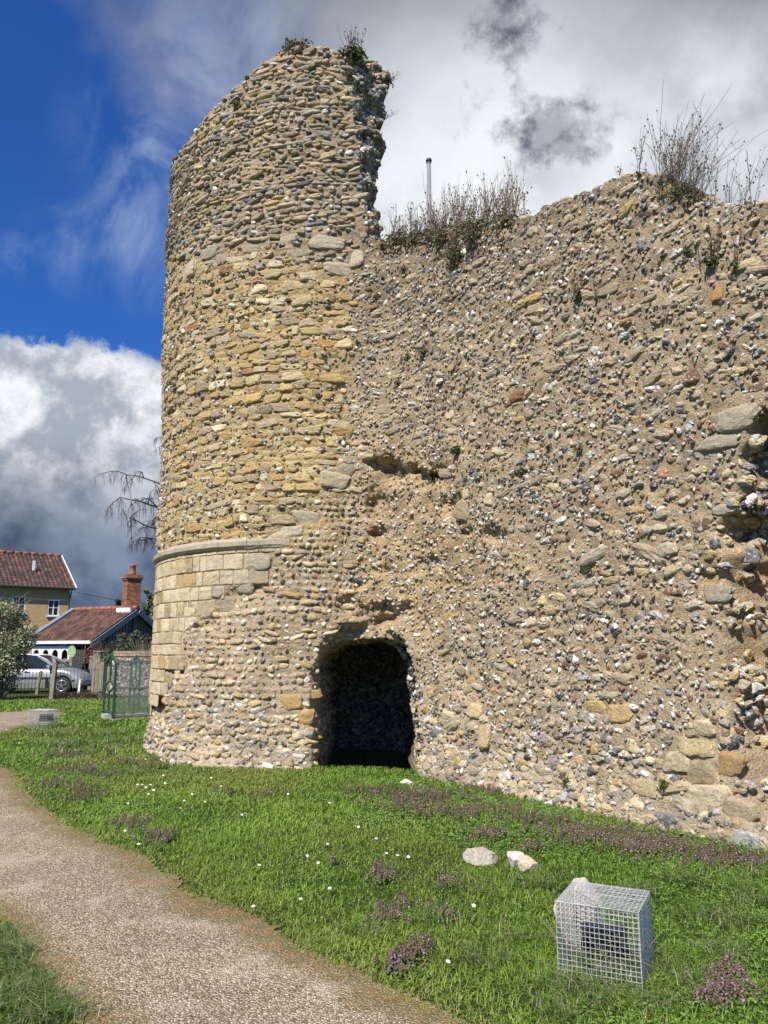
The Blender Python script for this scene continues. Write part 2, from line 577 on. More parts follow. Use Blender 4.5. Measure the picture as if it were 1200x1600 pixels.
# soften the jump between the two ways of measuring on the far left
k0 = np.searchsorted(cols, s_tan + 0.9)
mixw = sstep(s_tan + 0.5, s_tan + 0.9, cols)
Hc = np.where(cols < s_c0, 10.0 * (1 - mixw) + Hc * mixw, Hc)
cl = (cols >= s_c0 - 1e-6) & (cols <= s_c1 + 1e-6)
tt = np.linspace(0, 1, NCL)
Hc[cl] = H_c0 + (H_c1 - H_c0) * tt
rag = fbm_np(np.stack([cols * 3.0, cols * 0, cols * 0], -1), 4, 5)
Hc = Hc + np.where(cl, 0, rag * 0.05)

PC = plan(cols)
NC_ = plan_n(cols)
TH = 1.5
INW = -NC_ * TH
far_edge = [(130, 607), (150, 608), (175, 603), (200, 592), (228, 600), (258, 585), (285, 594), (300, 594), (330, 583), (350, 590), (372, 603)]
far_edge_y = [a for a, b in far_edge]; far_edge_x = [b for a, b in far_edge]
for i_ in np.where(cl)[0]:
    z_ = Hc[i_]
    yf = 11.78
    X_, Y_ = project(0.0, yf, z_)
    tx = np.interp(Y_, far_edge_y, far_edge_x)
    fwd = yf * math.cos(PITCH) + (z_ - EYE) * math.sin(PITCH)
    INW[i_] = np.array([(tx - 600) / FOCAL * fwd, yf]) - PC[i_]
first_cl = np.where(cl)[0][0]; last_cl = np.where(cl)[0][-1]
for k in range(60):                                                    # blend of the cap direction either side of the break
    q = first_cl - 1 - k
    a_ = sstep(0, 60, np.array(float(k)))
    INW[q] = INW[first_cl] * (1 - a_) + INW[q] * a_
    q = last_cl + 1 + k
    INW[q] = INW[last_cl] * (1 - a_) + INW[q] * a_

DZ = 0.02
zrow = np.arange(-0.12, 11.7, DZ)
NI, NJ = len(cols), len(zrow)
ZZ = np.minimum(zrow[:, None], Hc[None, :])
XX0 = np.broadcast_to(PC[:, 0], (NJ, NI)); YY0 = np.broadcast_to(PC[:, 1], (NJ, NI))
PX, PY = project(XX0, YY0, ZZ)
base_pts = np.stack([XX0, YY0, ZZ], -1)
wob = fbm_np(base_pts * 2.2, 3, 90)
wob2 = fbm_np(base_pts * 2.2 + 40, 3, 91)
fineN = fbm_np(base_pts * 9, 3, 93)
WX = PX + wob * 14 + fineN * 5
WY = PY + wob2 * 14 + fbm_np(base_pts * 9 + 9, 3, 94) * 5
front_ok = (cols > s_tan)[None, :]

COURSE = 3.2                                                           # height of the moulded string course
ASHLAR = [(150, 860), (445, 832), (432, 872), (405, 900), (352, 925), (330, 958), (296, 985), (300, 1032), (262, 1062), (246, 1100), (150, 1125)]
OPENING = [(500, 1240), (500, 1120), (497, 1100), (503, 1083), (500, 1045), (514, 1024), (532, 1008), (560, 1003), (600, 1003), (622, 1013), (633, 1032),
           (640, 1070), (646, 1120), (650, 1160), (655, 1240)]
SURROUND = [(488, 1250), (489, 1100), (490, 1055), (502, 1010), (524, 984), (560, 974), (585, 958), (606, 958), (606, 984), (632, 1002), (646, 1040),
            (655, 1120), (668, 1250)]
GASH = [(1260, 630), (1180, 634), (1168, 690), (1146, 716), (1150, 780), (1112, 832), (1132, 868), (1122, 915), (1130, 1000), (1136, 1100),
        (1150, 1180), (1160, 1250), (1185, 1300), (1260, 1310)]
CORE = [(560, 740), (620, 700), (700, 720), (740, 800), (770, 900), (720, 990), (640, 1000), (540, 960), (520, 900), (560, 860)]
HOLES = [((605, 735), 30, 26, 0.30), ((592, 790), 22, 30, 0.22), ((590, 833), 20, 17, 0.26), ((668, 745), 34, 20, 0.22), ((700, 790), 16, 22, 0.14),
         ((770, 842), 26, 15, 0.14), ((590, 955), 40, 22, 0.22), ((545, 938), 16, 14, 0.14), ((272, 1046), 20, 9, 0.20), ((248, 1080), 9, 9, 0.20),
         ((240, 1100), 10, 8, 0.20), ((725, 828), 14, 10, 0.10), ((665, 878), 20, 9, 0.10), ((1110, 905), 30, 12, 0.08), ((655, 888), 16, 10, 0.1),
         ((560, 905), 14, 12, 0.1), ((820, 740), 16, 10, 0.07), ((600, 890), 22, 10, 0.08)]

ash_sd = poly_sd(ASHLAR, WX, WY)
ash = sstep(-3, 3, ash_sd) * (ZZ < COURSE + 0.05)
back_low = (~front_ok) & (ZZ < COURSE)
ash = np.where(np.broadcast_to(back_low, ash.shape), 1.0, ash)
mid = fbm_np(base_pts * 5.0, 4, 2)
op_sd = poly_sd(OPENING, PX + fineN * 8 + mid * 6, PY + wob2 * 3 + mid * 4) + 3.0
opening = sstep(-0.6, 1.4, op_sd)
surround = sstep(-4, 10, poly_sd(SURROUND, WX * 0.4 + PX * 0.6, WY * 0.4 + PY * 0.6))
gash = sstep(-4, 28, poly_sd(GASH, WX, WY))
core = sstep(-25, 30, poly_sd(CORE, WX, WY))
tower_zone = (np.interp(cols, [s_c0 - 0.12, s_c0 + 0.25], [1, 0]))[None, :] * np.ones((NJ, 1))
big = fbm_np(base_pts * 1.3, 3, 1)
mid = fbm_np(base_pts * 5.0, 4, 2)
fin = fbm_np(base_pts * 17.0, 3, 3)
rough_k = 1 - 0.88 * ash
rough_k = np.where(front_ok, rough_k, 0.5)
disp = (big * 0.05 + mid * 0.035 + fin * 0.014) * rough_k
# coursing ripple of the upper tower
disp += tower_zone * (1 - ash) * 0.006 * np.sin((ZZ + wob * 0.05) * 2 * math.pi / 0.095)
# stripped lower core stands proud of the ashlar
lowb = sstep(262, 300, WX) * (1 - sstep(300, 560, WX) * 0.65) * sstep(2.9, 0.0, ZZ) * (WX < 700) * sstep(680, 560, WX)
disp += 0.42 * lowb * (1 - ash)
disp -= 0.09 * sstep(-2, 8, -ash_sd) * (PX < 420) * (PY > 850) * (ZZ < COURSE) * sstep(40, 8, -ash_sd) * front_ok
# ground spread of debris at the wall foot
disp += 0.10 * sstep(0.5, -0.1, ZZ) * (PX > 640) + 0.05 * sstep(0.35, -0.1, ZZ)
disp += 0.10 * sstep(4.0, 9.0, ZZ) * np.interp(cols, [s_c1, s_c1 + 0.7], [1, 0])[None, :]
disp -= gash * (0.72 + 0.30 * big + 0.50 * mid) + 0.06 * gash * fin + gash * (0.16 * fbm_np(base_pts * 7.0 + 3, 4, 130) + 0.08 * fineN)
disp -= core * 0.10 * (0.6 + mid)
disp -= surround * 0.20 * (1 - opening)
for (hx, hy), rx_, ry_, dp_ in HOLES:
    rr = np.sqrt(((WX - hx) / rx_) ** 2 + ((WY - hy) / ry_) ** 2) + mid * 0.7 + wob * 0.3
    disp -= 0.75 * dp_ * sstep(1.25, 0.30, rr) * (1 + 0.5 * fineN) * front_ok
# a lip of stone over the broken edge
lean = sstep(6.0, 9.0, ZZ) * 0.0
POS = base_pts.copy()
POS[..., 0] += NC_[None, :, 0] * disp
POS[..., 1] += NC_[None, :, 1] * disp
POS[..., 2] += (fin * 0.012) * rough_k * (ZZ < Hc[None, :] - 0.03)
AX = np.array([0.02, 1.0])
DEPTH = 3.3
op_d = opening * (DEPTH + 0.30 * mid + 0.3 * big + 0.05 * fin)
POS[..., 0] += AX[0] * op_d
POS[..., 1] += AX[1] * op_d

# mortar colour per zone
grey_tan = np.array([0.435, 0.330, 0.203]); warm = np.array([0.455, 0.325, 0.175]); brown = np.array([0.325, 0.250, 0.160])
pale = np.array([0.50, 0.405, 0.285]); yellow = np.array([0.475, 0.350, 0.170]); ashc = np.array([0.40, 0.32, 0.20])
upz = sstep(5.0, 7.0, ZZ)
k_y = tower_zone * sstep(395, 440, WY) * (1 - ash) * sstep(2.8, 3.4, ZZ)
k_low = sstep(1.7, 0.2, ZZ + big * 0.5)
mc = grey_tan + 0 * base_pts
mc = mc + (brown - mc) * (upz * (1 - tower_zone))[..., None]
mc = mc + (yellow - mc) * k_y[..., None]
mc = mc + (warm - mc) * (np.clip(core + 0.5 * surround, 0, 1) * 0.8)[..., None]
mc = mc + (pale - mc) * (k_low * (1 - ash) * 0.85)[..., None]
mc = mc + (ashc - mc) * ash[..., None]
mc = mc + (np.array([0.40, 0.27, 0.17]) - mc) * (gash * 0.7)[..., None]
mc = mc + (np.array([0.20, 0.155, 0.11]) - mc) * (opening > 0.02)[..., None]  # passage shade put into the mortar colour: darker everywhere inside the opening
blot = sstep(0.05, 0.45, fbm_np(base_pts * 1.1 + 55, 4, 140))[..., None]
mc = mc + (mc * np.array([0.80, 0.80, 0.82]) - mc) * blot
blot2 = sstep(0.10, 0.50, fbm_np(base_pts * 0.9 + 95, 4, 141))[..., None]
mc = mc + (mc * np.array([1.22, 1.20, 1.16]) - mc) * blot2
mc = mc * (1 + 0.16 * wob[..., None])

j_split = NI - 1
s_join = s_of_bearing(-0.030)
i_join = int(np.searchsorted(cols, s_join))
tower_mb = MB(); wall_mb = MB()


def sheet_keep(i0, i1):
    top_ok = zrow[:-1, None] < np.maximum(Hc[None, i0:i1 - 1], Hc[None, i0 + 1:i1]) - 1e-6
    return top_ok


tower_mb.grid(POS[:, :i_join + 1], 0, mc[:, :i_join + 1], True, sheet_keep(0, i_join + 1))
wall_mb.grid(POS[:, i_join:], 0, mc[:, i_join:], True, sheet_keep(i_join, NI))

# cap: broken top and broken edge of the shell, then the inner face
MC = 34
kk = np.linspace(0, 1, MC)
topP = POS[-1]                                                         # outer top vertices
cap = np.zeros((MC, NI, 3))
for m_ in range(MC):
    cap[m_, :, 0] = topP[:, 0] + INW[:, 0] * kk[m_]
    cap[m_, :, 1] = topP[:, 1] + INW[:, 1] * kk[m_]
    cap[m_, :, 2] = Hc + (0 if m_ == 0 else 1) * 0.10 * math.sin(kk[m_] * math.pi)
cn = fbm_np(cap * 3.0, 4, 21); cn2 = fbm_np(cap * 3.0 + 31, 4, 22); cn3 = fbm_np(cap * 11.0, 3, 23)
wgt = np.sin(np.clip(kk * 4, 0, 1) * math.pi / 2)[:, None]
cap[..., 2] += (cn * 0.13 + cn3 * 0.03) * wgt
edge_n = fbm_np(cap * 4.5 + 7, 4, 24)
cap[..., 0] += (cn2 * 0.17 + edge_n * 0.16 + cn3 * 0.05) * wgt * cl[None, :] + cn2 * 0.04 * wgt
cap[..., 1] += cn * 0.05 * wgt - edge_n * 0.12 * wgt * cl[None, :]
capc = np.broadcast_to(mc[-1][None], cap.shape) * (1 + 0.15 * cn[..., None])
inner = np.stack([np.concatenate([cap[-1, :, :2], np.full((NI, 1), z_)], 1) for z_ in (0,)], 0)
innergrid = np.stack([cap[-1] * np.array([1, 1, 1 - f_]) + np.array([0, 0, 0]) for f_ in np.linspace(0, 1, 12)], 0)
inner_w = np.clip(1 - np.maximum(first_cl - np.arange(NI), 0) / 110.0, 0, 1) * (np.arange(NI) <= last_cl)
for q_ in range(12):
    f_ = min(1.0, q_ / 2.0)
    innergrid[q_, :, 0] -= 0.8 * f_ * inner_w; innergrid[q_, :, 1] += 0.5 * f_ * inner_w
for mb_, a_, b_ in ((tower_mb, 0, i_join + 1), (wall_mb, i_join, NI)):
    mb_.grid(cap[:, a_:b_], 0, capc[:, a_:b_].copy(), True)
    cb_ = PC[a_:b_, 0] / PC[a_:b_, 1]
    pass_ = ((cb_ > -0.13) & (cb_ < 0.10) & (cols[a_:b_] > s_tan + 0.4))[None, :] & (innergrid[:, a_:b_, 2] < 3.0)
    mb_.grid(innergrid[:, a_:b_], 0, (0.25, 0.2, 0.14), True, ~pass_[:-1, :-1])

# ------------------------------------------------------------------ stones
import bmesh


def ico(level):
    bm = bmesh.new(); bmesh.ops.create_icosphere(bm, subdivisions=level, radius=1.0)
    v = np.array([p.co[:] for p in bm.verts]); f = np.array([[q.index for q in p.verts] for p in bm.faces]); bm.free()
    return v, f


ICO2 = ico(2); ICO3 = ico(3)


def add_stones(mb, C, T, B, Nn, size, rot, col, mat, block=None, level=2, smooth=False):
    """C centres; T, B, Nn frames; size half extents; facetted lumps or rounded blocks"""
    n = len(C)
    if n == 0: return
    V0, F0 = ICO3 if level == 3 else ICO2
    M = len(V0)
    V = np.broadcast_to(V0, (n, M, 3)).copy()
    if block is not None:
        p = block[:, None] if np.ndim(block) else block
        nrm = (np.abs(V[..., 0]) ** p + np.abs(V[..., 1]) ** p + np.abs(V[..., 2]) ** p) ** (1.0 / p)
        V /= nrm[..., None]
        # irregular outline
        sk = rng.uniform(-0.22, 0.22, (n, 2))
        V[..., 0] += V[..., 1] * sk[:, :1]; V[..., 1] += V[..., 0] * sk[:, 1:] * 0.5
        tp = rng.uniform(-0.22, 0.22, (n, 2))
        V[..., 1] *= 1 + V[..., 0] * tp[:, :1]; V[..., 0] *= 1 + V[..., 1] * tp[:, 1:]
        V *= 1 + 0.05 * rng.standard_normal((n, M, 1))
    else:
        r = np.ones((n, M))
        for k in range(10):
            d = rng.standard_normal((n, 3)); d /= np.linalg.norm(d, axis=1, keepdims=True)
            h = rng.uniform(0.46, 0.98, n)
            dot = np.einsum('nmk,nk->nm', V, d)
            r = np.minimum(r, np.where(dot > 0.2, h[:, None] / np.maximum(dot, 0.2), 9))
        d = rng.standard_normal((n, 3)); d /= np.linalg.norm(d, axis=1, keepdims=True)
        r *= 1 + 0.30 * np.clip(np.einsum('nmk,nk->nm', V, d), 0, 1) ** 2 * rng.uniform(0, 1, (n, 1))
        r *= 1 + 0.06 * rng.standard_normal((n, M))
        V *= r[..., None]
    V *= size[:, None, :]
    c_, s_ = np.cos(rot)[:, None], np.sin(rot)[:, None]
    x = V[..., 0] * c_ - V[..., 1] * s_; y = V[..., 0] * s_ + V[..., 1] * c_
    W = C[:, None] + x[..., None] * T[:, None] + y[..., None] * B[:, None] + V[..., 2:3] * Nn[:, None]
    F = (F0[None] + (np.arange(n) * M)[:, None, None]).reshape(-1, 3)
    cc = np.repeat(col, M, axis=0)
    mb.add(W.reshape(-1, 3), F, mat, cc, smooth)


PAL = {
    'white': [(0.62, 0.59, 0.53), (0.50, 0.47, 0.42), (0.72, 0.70, 0.65)],
    'grey': [(0.235, 0.225, 0.210), (0.34, 0.32, 0.285), (0.175, 0.172, 0.168)],
    'dark': [(0.07, 0.075, 0.085), (0.10, 0.10, 0.11), (0.055, 0.055, 0.06)],
    'brown': [(0.22, 0.12, 0.065), (0.17, 0.10, 0.06), (0.27, 0.15, 0.085)],
    'orange': [(0.42, 0.24, 0.09), (0.36, 0.19, 0.075)],
    'tan': [(0.42, 0.335, 0.22), (0.48, 0.385, 0.245), (0.36, 0.285, 0.19)],
    'sand': [(0.47, 0.355, 0.180), (0.53, 0.42, 0.235), (0.45, 0.32, 0.145), (0.40, 0.32, 0.19)],
    'gold': [(0.46, 0.315, 0.13), (0.42, 0.28, 0.12)],
    'redd': [(0.36, 0.185, 0.10), (0.32, 0.16, 0.085)],
    'cream': [(0.60, 0.50, 0.325), (0.64, 0.54, 0.35), (0.56, 0.46, 0.285)],
    'slab': [(0.41, 0.350, 0.255), (0.36, 0.31, 0.23), (0.46, 0.39, 0.275)],
}


def colours(n, mix):
    names = list(mix); p = np.array([mix[k] for k in names], float); p /= p.sum()
    pick = rng.choice(len(names), n, p=p)
    o = np.zeros((n, 3))
    for k, nm in enumerate(names):
        m_ = pick == k
        pal = np.array(PAL[nm])
        o[m_] = pal[rng.integers(0, len(pal), m_.sum())]
    return o * rng.uniform(0.85, 1.15, (n, 1)) , pick, names


def locate(s, z):
    i = np.clip(np.searchsorted(cols, s), 1, NI - 1)
    i = np.where(np.abs(cols[i - 1] - s) < np.abs(cols[i] - s), i - 1, i)
    j = np.clip(np.round((z - zrow[0]) / DZ).astype(int), 0, NJ - 1)
    return i, j


def rows(s0, s1, z0, z1, hr, wr, gap, jit, seed_wave=1.0):
    """coursed layout: returns s, z, w, h"""
    ss, zz, ww, hh = [], [], [], []
    z_ = z0
    while z_ < z1:
        h = rng.uniform(*hr)
        n = int((s1 - s0) / (wr[0] * 0.9)) + 4
        w_ = wr[0] + (wr[1] - wr[0]) * rng.random(n) ** 1.6
        s_ = s0 + np.concatenate([[0], np.cumsum(w_ + gap)[:-1]]) + w_ / 2 + rng.uniform(0, 0.1)
        k = s_ < s1
        s_, w_ = s_[k], w_[k]
        wave = 0.030 * np.sin(s_ * 1.3 + z_ * 0.7) + 0.018 * np.sin(s_ * 3.7 + z_ * 1.9)
        ss.append(s_); ww.append(w_)
        zz.append(z_ + h / 2 + wave * seed_wave + rng.uniform(-jit, jit, len(s_)))
        hh.append(np.full(len(s_), h) * rng.uniform(0.72, 1.05, len(s_)))
        z_ += h + gap * 0.8
    return map(np.concatenate, (ss, zz, ww, hh))


def inside_big(s, z):
    k = np.zeros(len(s), bool)
    for bs, bz, bw, bh in BIG:
        k |= (np.abs(s - bs) < bw * 0.5 + 0.02) & (np.abs(z - bz) < bh * 0.5 + 0.02)
    return k


BIG = []


def px_to_sz(px, py):
    """surface coordinates of the masonry seen at a pixel"""
    d_ = (PX - px) ** 2 + (PY - py) ** 2 + np.where(np.broadcast_to(front_ok, PX.shape), 0, 1e9)
    j, i = np.unravel_index(np.argmin(d_), d_.shape)
    return cols[i], zrow[j], i, j


def put(s, z, w_, h_, proud, mixd, block=None, level=2, mat=1, rotj=0.25, keepfn=None, tilt=0.25, smooth=False, depth=0.5):
    i, j = locate(s, z)
    px, py = WX[j, i], WY[j, i]
    ok = (z < Hc[i] - 0.02) & ~((op_sd[j, i] > -2) & (op_sd[j, i] < 2.5))
    if keepfn is not None: ok &= keepfn(i, j, px, py)
    if BIG and level != 4: ok &= ~inside_big(s, z)
    s, z, w_, h_, i, j = s[ok], z[ok], w_[ok], h_[ok], i[ok], j[ok]
    if np.ndim(proud): proud = proud[ok]
    n = len(s)
    if n == 0: return
    P = POS[j, i]
    N2 = NC_[i]
    T = np.stack([-N2[:, 1], N2[:, 0], np.zeros(n)], 1)
    Nn = np.stack([N2[:, 0], N2[:, 1], np.zeros(n)], 1)
    Nn = Nn + tilt * rng.standard_normal((n, 3)) * np.array([0.5, 0.5, 1.0])
    Nn /= np.linalg.norm(Nn, axis=1, keepdims=True)
    B = np.cross(Nn, T); B /= np.linalg.norm(B, axis=1, keepdims=True); B *= np.sign(B[:, 2:3] + 1e-9)
    T = np.cross(B, Nn)
    dep = np.minimum(w_, h_) * depth
    C = P + Nn * (proud - dep * 0.35)[:, None] if np.ndim(proud) else P + Nn * (proud * np.ones(n) - dep * 0.35)[:, None]
    size = np.stack([w_ / 2, h_ / 2, dep], 1)
    colr, pick, names = colours(n, mixd)
    rot = rng.uniform(-rotj, rotj, n)
    bl = None if block is None else rng.uniform(block[0], block[1], n)
    for mb_, sel in ((tower_mb, i < i_join), (wall_mb, i >= i_join)):
        if sel.any():
            add_stones(mb_, C[sel], T[sel], B[sel], Nn[sel], size[sel], rot[sel], colr[sel], mat, None if bl is None else bl[sel], 3 if level >= 3 else 2, smooth)


# --- single large stones seen in the photograph: px, py, width m, height m, kind, colour
feature = [
    (583, 356, 0.40, 0.30, 'slab'), (512, 383, 0.55, 0.22, 'slab'), (560, 405, 0.22, 0.30, 'slab'), (528, 425, 0.45, 0.22, 'slab'), (335, 400, 0.42, 0.20, 'slab'),
    (305, 425, 0.35, 0.28, 'slab'), (355, 408, 0.30, 0.16, 'slab'), (300, 400, 0.2, 0.2, 'slab'), (400, 395, 0.28, 0.13, 'slab'), (452, 378, 0.30, 0.13, 'slab'),
    (470, 400, 0.24, 0.13, 'slab'), (430, 430, 0.3, 0.15, 'sand'), (522, 752, 0.42, 0.24, 'slab'), (540, 735, 0.30, 0.2, 'slab'), (480, 808, 0.40, 0.2, 'slab'), (455, 830, 0.35, 0.16, 'slab'),
    (440, 838, 0.3, 0.16, 'slab'), (405, 880, 0.4, 0.22, 'slab'), (380, 915, 0.34, 0.2, 'slab'), (352, 945, 0.30, 0.22, 'slab'), (340, 925, 0.22, 0.16, 'slab'),
    (1093, 821, 0.22, 0.13, 'brown'), (1080, 586, 0.17, 0.15, 'brown'), (1180, 605, 0.13, 0.08, 'brown'), (1120, 690, 0.42, 0.14, 'slab'), (1150, 655, 0.40, 0.24, 'slab'),
    (1045, 925, 0.25, 0.06, 'brown'), (1035, 738, 0.12, 0.1, 'redd'), (700, 647, 0.20, 0.13, 'cream'), (763, 780, 0.15, 0.15, 'cream'), (718, 795, 0.26, 0.28, 'tan'),
    (725, 770, 0.12, 0.13, 'tan'), (970, 1115, 0.30, 0.2, 'sand'), (1120, 460, 0.12, 0.12, 'orange'), (915, 885, 0.16, 0.07, 'tan'), (1085, 1165, 0.36, 0.18, 'sand'),
    (1060, 1190, 0.28, 0.18, 'cream'), (1095, 1205, 0.30, 0.22, 'sand'), (1140, 1195, 0.22, 0.2, 'gold'), (1105, 1245, 0.42, 0.2, 'cream'), (1160, 1265, 0.30, 0.18, 'tan'),
    (1010, 1230, 0.30, 0.15, 'sand'), (930, 1105, 0.26, 0.13, 'sand'), (1100, 1140, 0.2, 0.15, 'cream'), (760, 1150, 0.2, 0.3, 'sand'), (745, 1110, 0.22, 0.18, 'sand'), (735, 1075, 0.16, 0.12, 'sand'),
    (462, 1095, 0.28, 0.2, 'gold'), (490, 1085, 0.26, 0.12, 'gold'), (480, 1118, 0.22, 0.22, 'gold'), (270, 1048, 0.34, 0.12, 'sand'), (1180, 1312, 0.26, 0.14, 'grey'), (1050, 1282, 0.22, 0.12, 'grey'),
    (598, 640, 0.2, 0.14, 'tan'), (640, 300 + 300, 0.2, 0.12, 'tan'), (950, 455, 0.3, 0.13, 'tan'), (835, 480, 0.22, 0.1, 'tan'), (1105, 905, 0.2, 0.12, 'sand'), (1118, 925, 0.26, 0.16, 'slab'),
    (1140, 865, 0.2, 0.14, 'grey'), (1145, 1000, 0.2, 0.18, 'slab'), (690, 735, 0.35, 0.16, 'slab'), (590, 1090, 0.3, 0.16, 'tan'), (560, 1150, 0.2, 0.2, 'tan'),
]
for px_, py_, fw, fh, kind_ in feature:
    s_, z_, i_, j_ = px_to_sz(px_, py_)
    BIG.append((s_, z_, fw, fh))
saved = BIG; BIG = []
for (px_, py_, fw, fh, kind_), (s_, z_, _, _) in zip(feature, saved):
    put(np.array([s_]), np.array([z_]), np.array([fw]), np.array([fh]), 0.004, {kind_: 1}, (3.2, 6.0), 3, 2 if kind_ not in ('brown', 'grey', 'redd') else 1, 0.14, None, 0.10, False, 0.24)
BIG = saved

s_lo, s_hi = s_tan - 1.5, S[-1] - 0.3
is_t2 = lambda i, j, px: (px < 547 + 26 * vnoise(POS[j, i] * 2, 61)) | (ZZ[j, i] > H_c1 + 0.05) & (cols[i] <= s_c1 + 0.02)
zc = lambda j, i: ZZ[j, i]

# yellow sandstone rubble of the tower's middle
fn = lambda i, j, px, py: is_t2(i, j, px) & (py + fbm_np(POS[j, i] * 1.7, 2, 60) * 22 > 405) & (ZZ[j, i] > COURSE + 0.13) & ((py < 690) | (px < 548 - (py - 690) * 0.85))
s_, z_, w_, h_ = rows(s_tan - 1.5, s_c1 + 0.2, COURSE + 0.1, 8.5, (0.06, 0.165), (0.09, 0.38), 0.014, 0.018)
n_ = len(s_)
keep = rng.random(n_) < 0.84
put(s_[keep], z_[keep], w_[keep], h_[keep], rng.uniform(-0.020, 0.006, n_)[keep], {'sand': 6.6, 'gold': 1.0, 'tan': 2.4, 'cream': 1.3, 'redd': 0.07, 'orange': 0.12}, (3.6, 9.0), 3, 2, 0.18, fn, 0.14, False, 0.36)
s_, z_, w_, h_ = s_[~keep], z_[~keep], w_[~keep], h_[~keep]
put(s_, z_, np.minimum(w_, 0.12), np.minimum(h_, 0.085), 0.025, {'white': 3, 'grey': 3, 'dark': 2, 'tan': 2}, None, 2, 1, 0.5, fn, 0.3)
n_ = 2600
put(rng.uniform(s_tan - 1, s_c1, n_), rng.uniform(COURSE, 8.4, n_), rng.uniform(0.03, 0.08, n_), rng.uniform(0.02, 0.045, n_), 0.028,
    {'white': 1.5, 'grey': 1.5, 'dark': 1.3, 'sand': 3, 'tan': 2}, None, 2, 1, 0.6, fn, 0.3)

# flat flint and cobble courses of the upper tower
fu = lambda i, j, px, py: is_t2(i, j, px) & (py + fbm_np(POS[j, i] * 1.7, 2, 60) * 22 <= 408)
s_, z_, w_, h_ = rows(s_tan - 1.5, s_c1 + 0.2, 7.4, 11.6, (0.045, 0.095), (0.07, 0.32), 0.010, 0.018)
n_ = len(s_); keep = rng.random(n_) < 0.64
put(s_[keep], z_[keep], w_[keep], h_[keep], rng.uniform(0.0, 0.03, n_)[keep], {'slab': 4.2, 'tan': 4.4, 'grey': 0.7, 'sand': 1.2}, (2.3, 5.0), 3, 2, 0.25, fu, 0.32, False, 0.55)
put(s_[~keep], z_[~keep], np.minimum(w_[~keep], 0.14), h_[~keep], 0.030, {'white': 3, 'grey': 4, 'dark': 1.8, 'brown': 0.6, 'tan': 1.5}, None, 2, 1, 0.4, fu, 0.3)

# stripped lower core: rows of flints left of the opening
fl = lambda i, j, px, py: (px < 560) & ((ZZ[j, i] < COURSE + 0.1) | (px > 548 - (py - 690) * 0.85)) & (py > 690) & (ash[j, i] < 0.3) & (PX[j, i] > 228) & (cols[i] > s_tan)
s_, z_, w_, h_ = rows(s_tan, s_c1 + 0.6, 0.0, 5.0, (0.055, 0.10), (0.05, 0.13), 0.022, 0.014)
n_ = len(s_); keep = rng.random(n_) < 0.80
put(s_[keep], z_[keep], w_[keep], h_[keep], rng.uniform(-0.012, 0.026, n_)[keep], {'white': 3.0, 'grey': 4.5, 'dark': 1.7, 'brown': 0.5, 'tan': 3, 'orange': 0.15}, None, 2, 1, 0.5, fl, 0.35)
put(s_[~keep], z_[~keep], w_[~keep] * 1.8, h_[~keep], 0.012, {'sand': 3, 'tan': 3, 'cream': 2, 'gold': 0.5}, (2.6, 4), 2, 2, 0.3, fl, 0.2)

# side wall: flints scattered in mortar, loosely coursed
big_zone = lambda i, j, px, py: ~is_t2(i, j, px) & (gash[j, i] < 0.6) & (core[j, i] + 0.5 * surround[j, i] < 0.55)
s_, z_, w_, h_ = rows(s_c0 - 0.1, s_hi, 0.0, 9.2, (0.060, 0.105), (0.04, 0.175), 0.022, 0.022)
n_ = len(s_)
dens = 0.92 + 0.30 * fbm_np(np.stack([s_ * 1.1, z_ * 1.1, s_ * 0], -1), 3, 70)
keep = rng.random(n_) < dens
s_, z_, w_, h_ = s_[keep], z_[keep], w_[keep], h_[keep]
kind2 = rng.random(len(s_)) < 0.30
mult = np.exp(rng.normal(0, 0.28, len(s_))); w_ = w_ * mult; h_ = h_ * mult ** 0.7
put(s_[~kind2], z_[~kind2], np.minimum(w_, 0.19)[~kind2], h_[~kind2], rng.uniform(-0.020, 0.011, (~kind2).sum()),
    {'white': 2.6, 'grey': 3.2, 'dark': 2.0, 'brown': 1.3, 'orange': 0.3, 'tan': 5.4}, None, 3, 1, 0.55, big_zone, 0.5, False, 0.44)
put(s_[kind2], z_[kind2], w_[kind2] * 1.35, h_[kind2] * 1.0, -0.006, {'tan': 4, 'slab': 4, 'sand': 1.2, 'brown': 0.5}, (2.3, 3.8), 3, 2, 0.4, big_zone, 0.22)
n_ = 15000
put(rng.uniform(s_c0 - 0.1, s_hi, n_), rng.uniform(0, 9, n_), rng.uniform(0.025, 0.075, n_), rng.uniform(0.02, 0.050, n_), 0.018,
    {'white': 2.4, 'grey': 2.6, 'dark': 2, 'brown': 1.4, 'tan': 5, 'orange': 0.5}, None, 2, 1, 1.2, big_zone, 0.5)
# core and gash: small angular stones in warm mortar
fc = lambda i, j, px, py: ~is_t2(i, j, px) & ((gash[j, i] >= 0.6) | (core[j, i] + 0.5 * surround[j, i] >= 0.55))
n_ = 14000
put(rng.uniform(s_c0 - 0.1, s_hi, n_), rng.uniform(0, 7.0, n_), rng.uniform(0.03, 0.10, n_), rng.uniform(0.025, 0.065, n_), 0.012,
    {'white': 2.2, 'grey': 1.8, 'dark': 1.6, 'brown': 1.0, 'tan': 4, 'sand': 3}, None, 3, 1, 1.0, fc, 0.5)
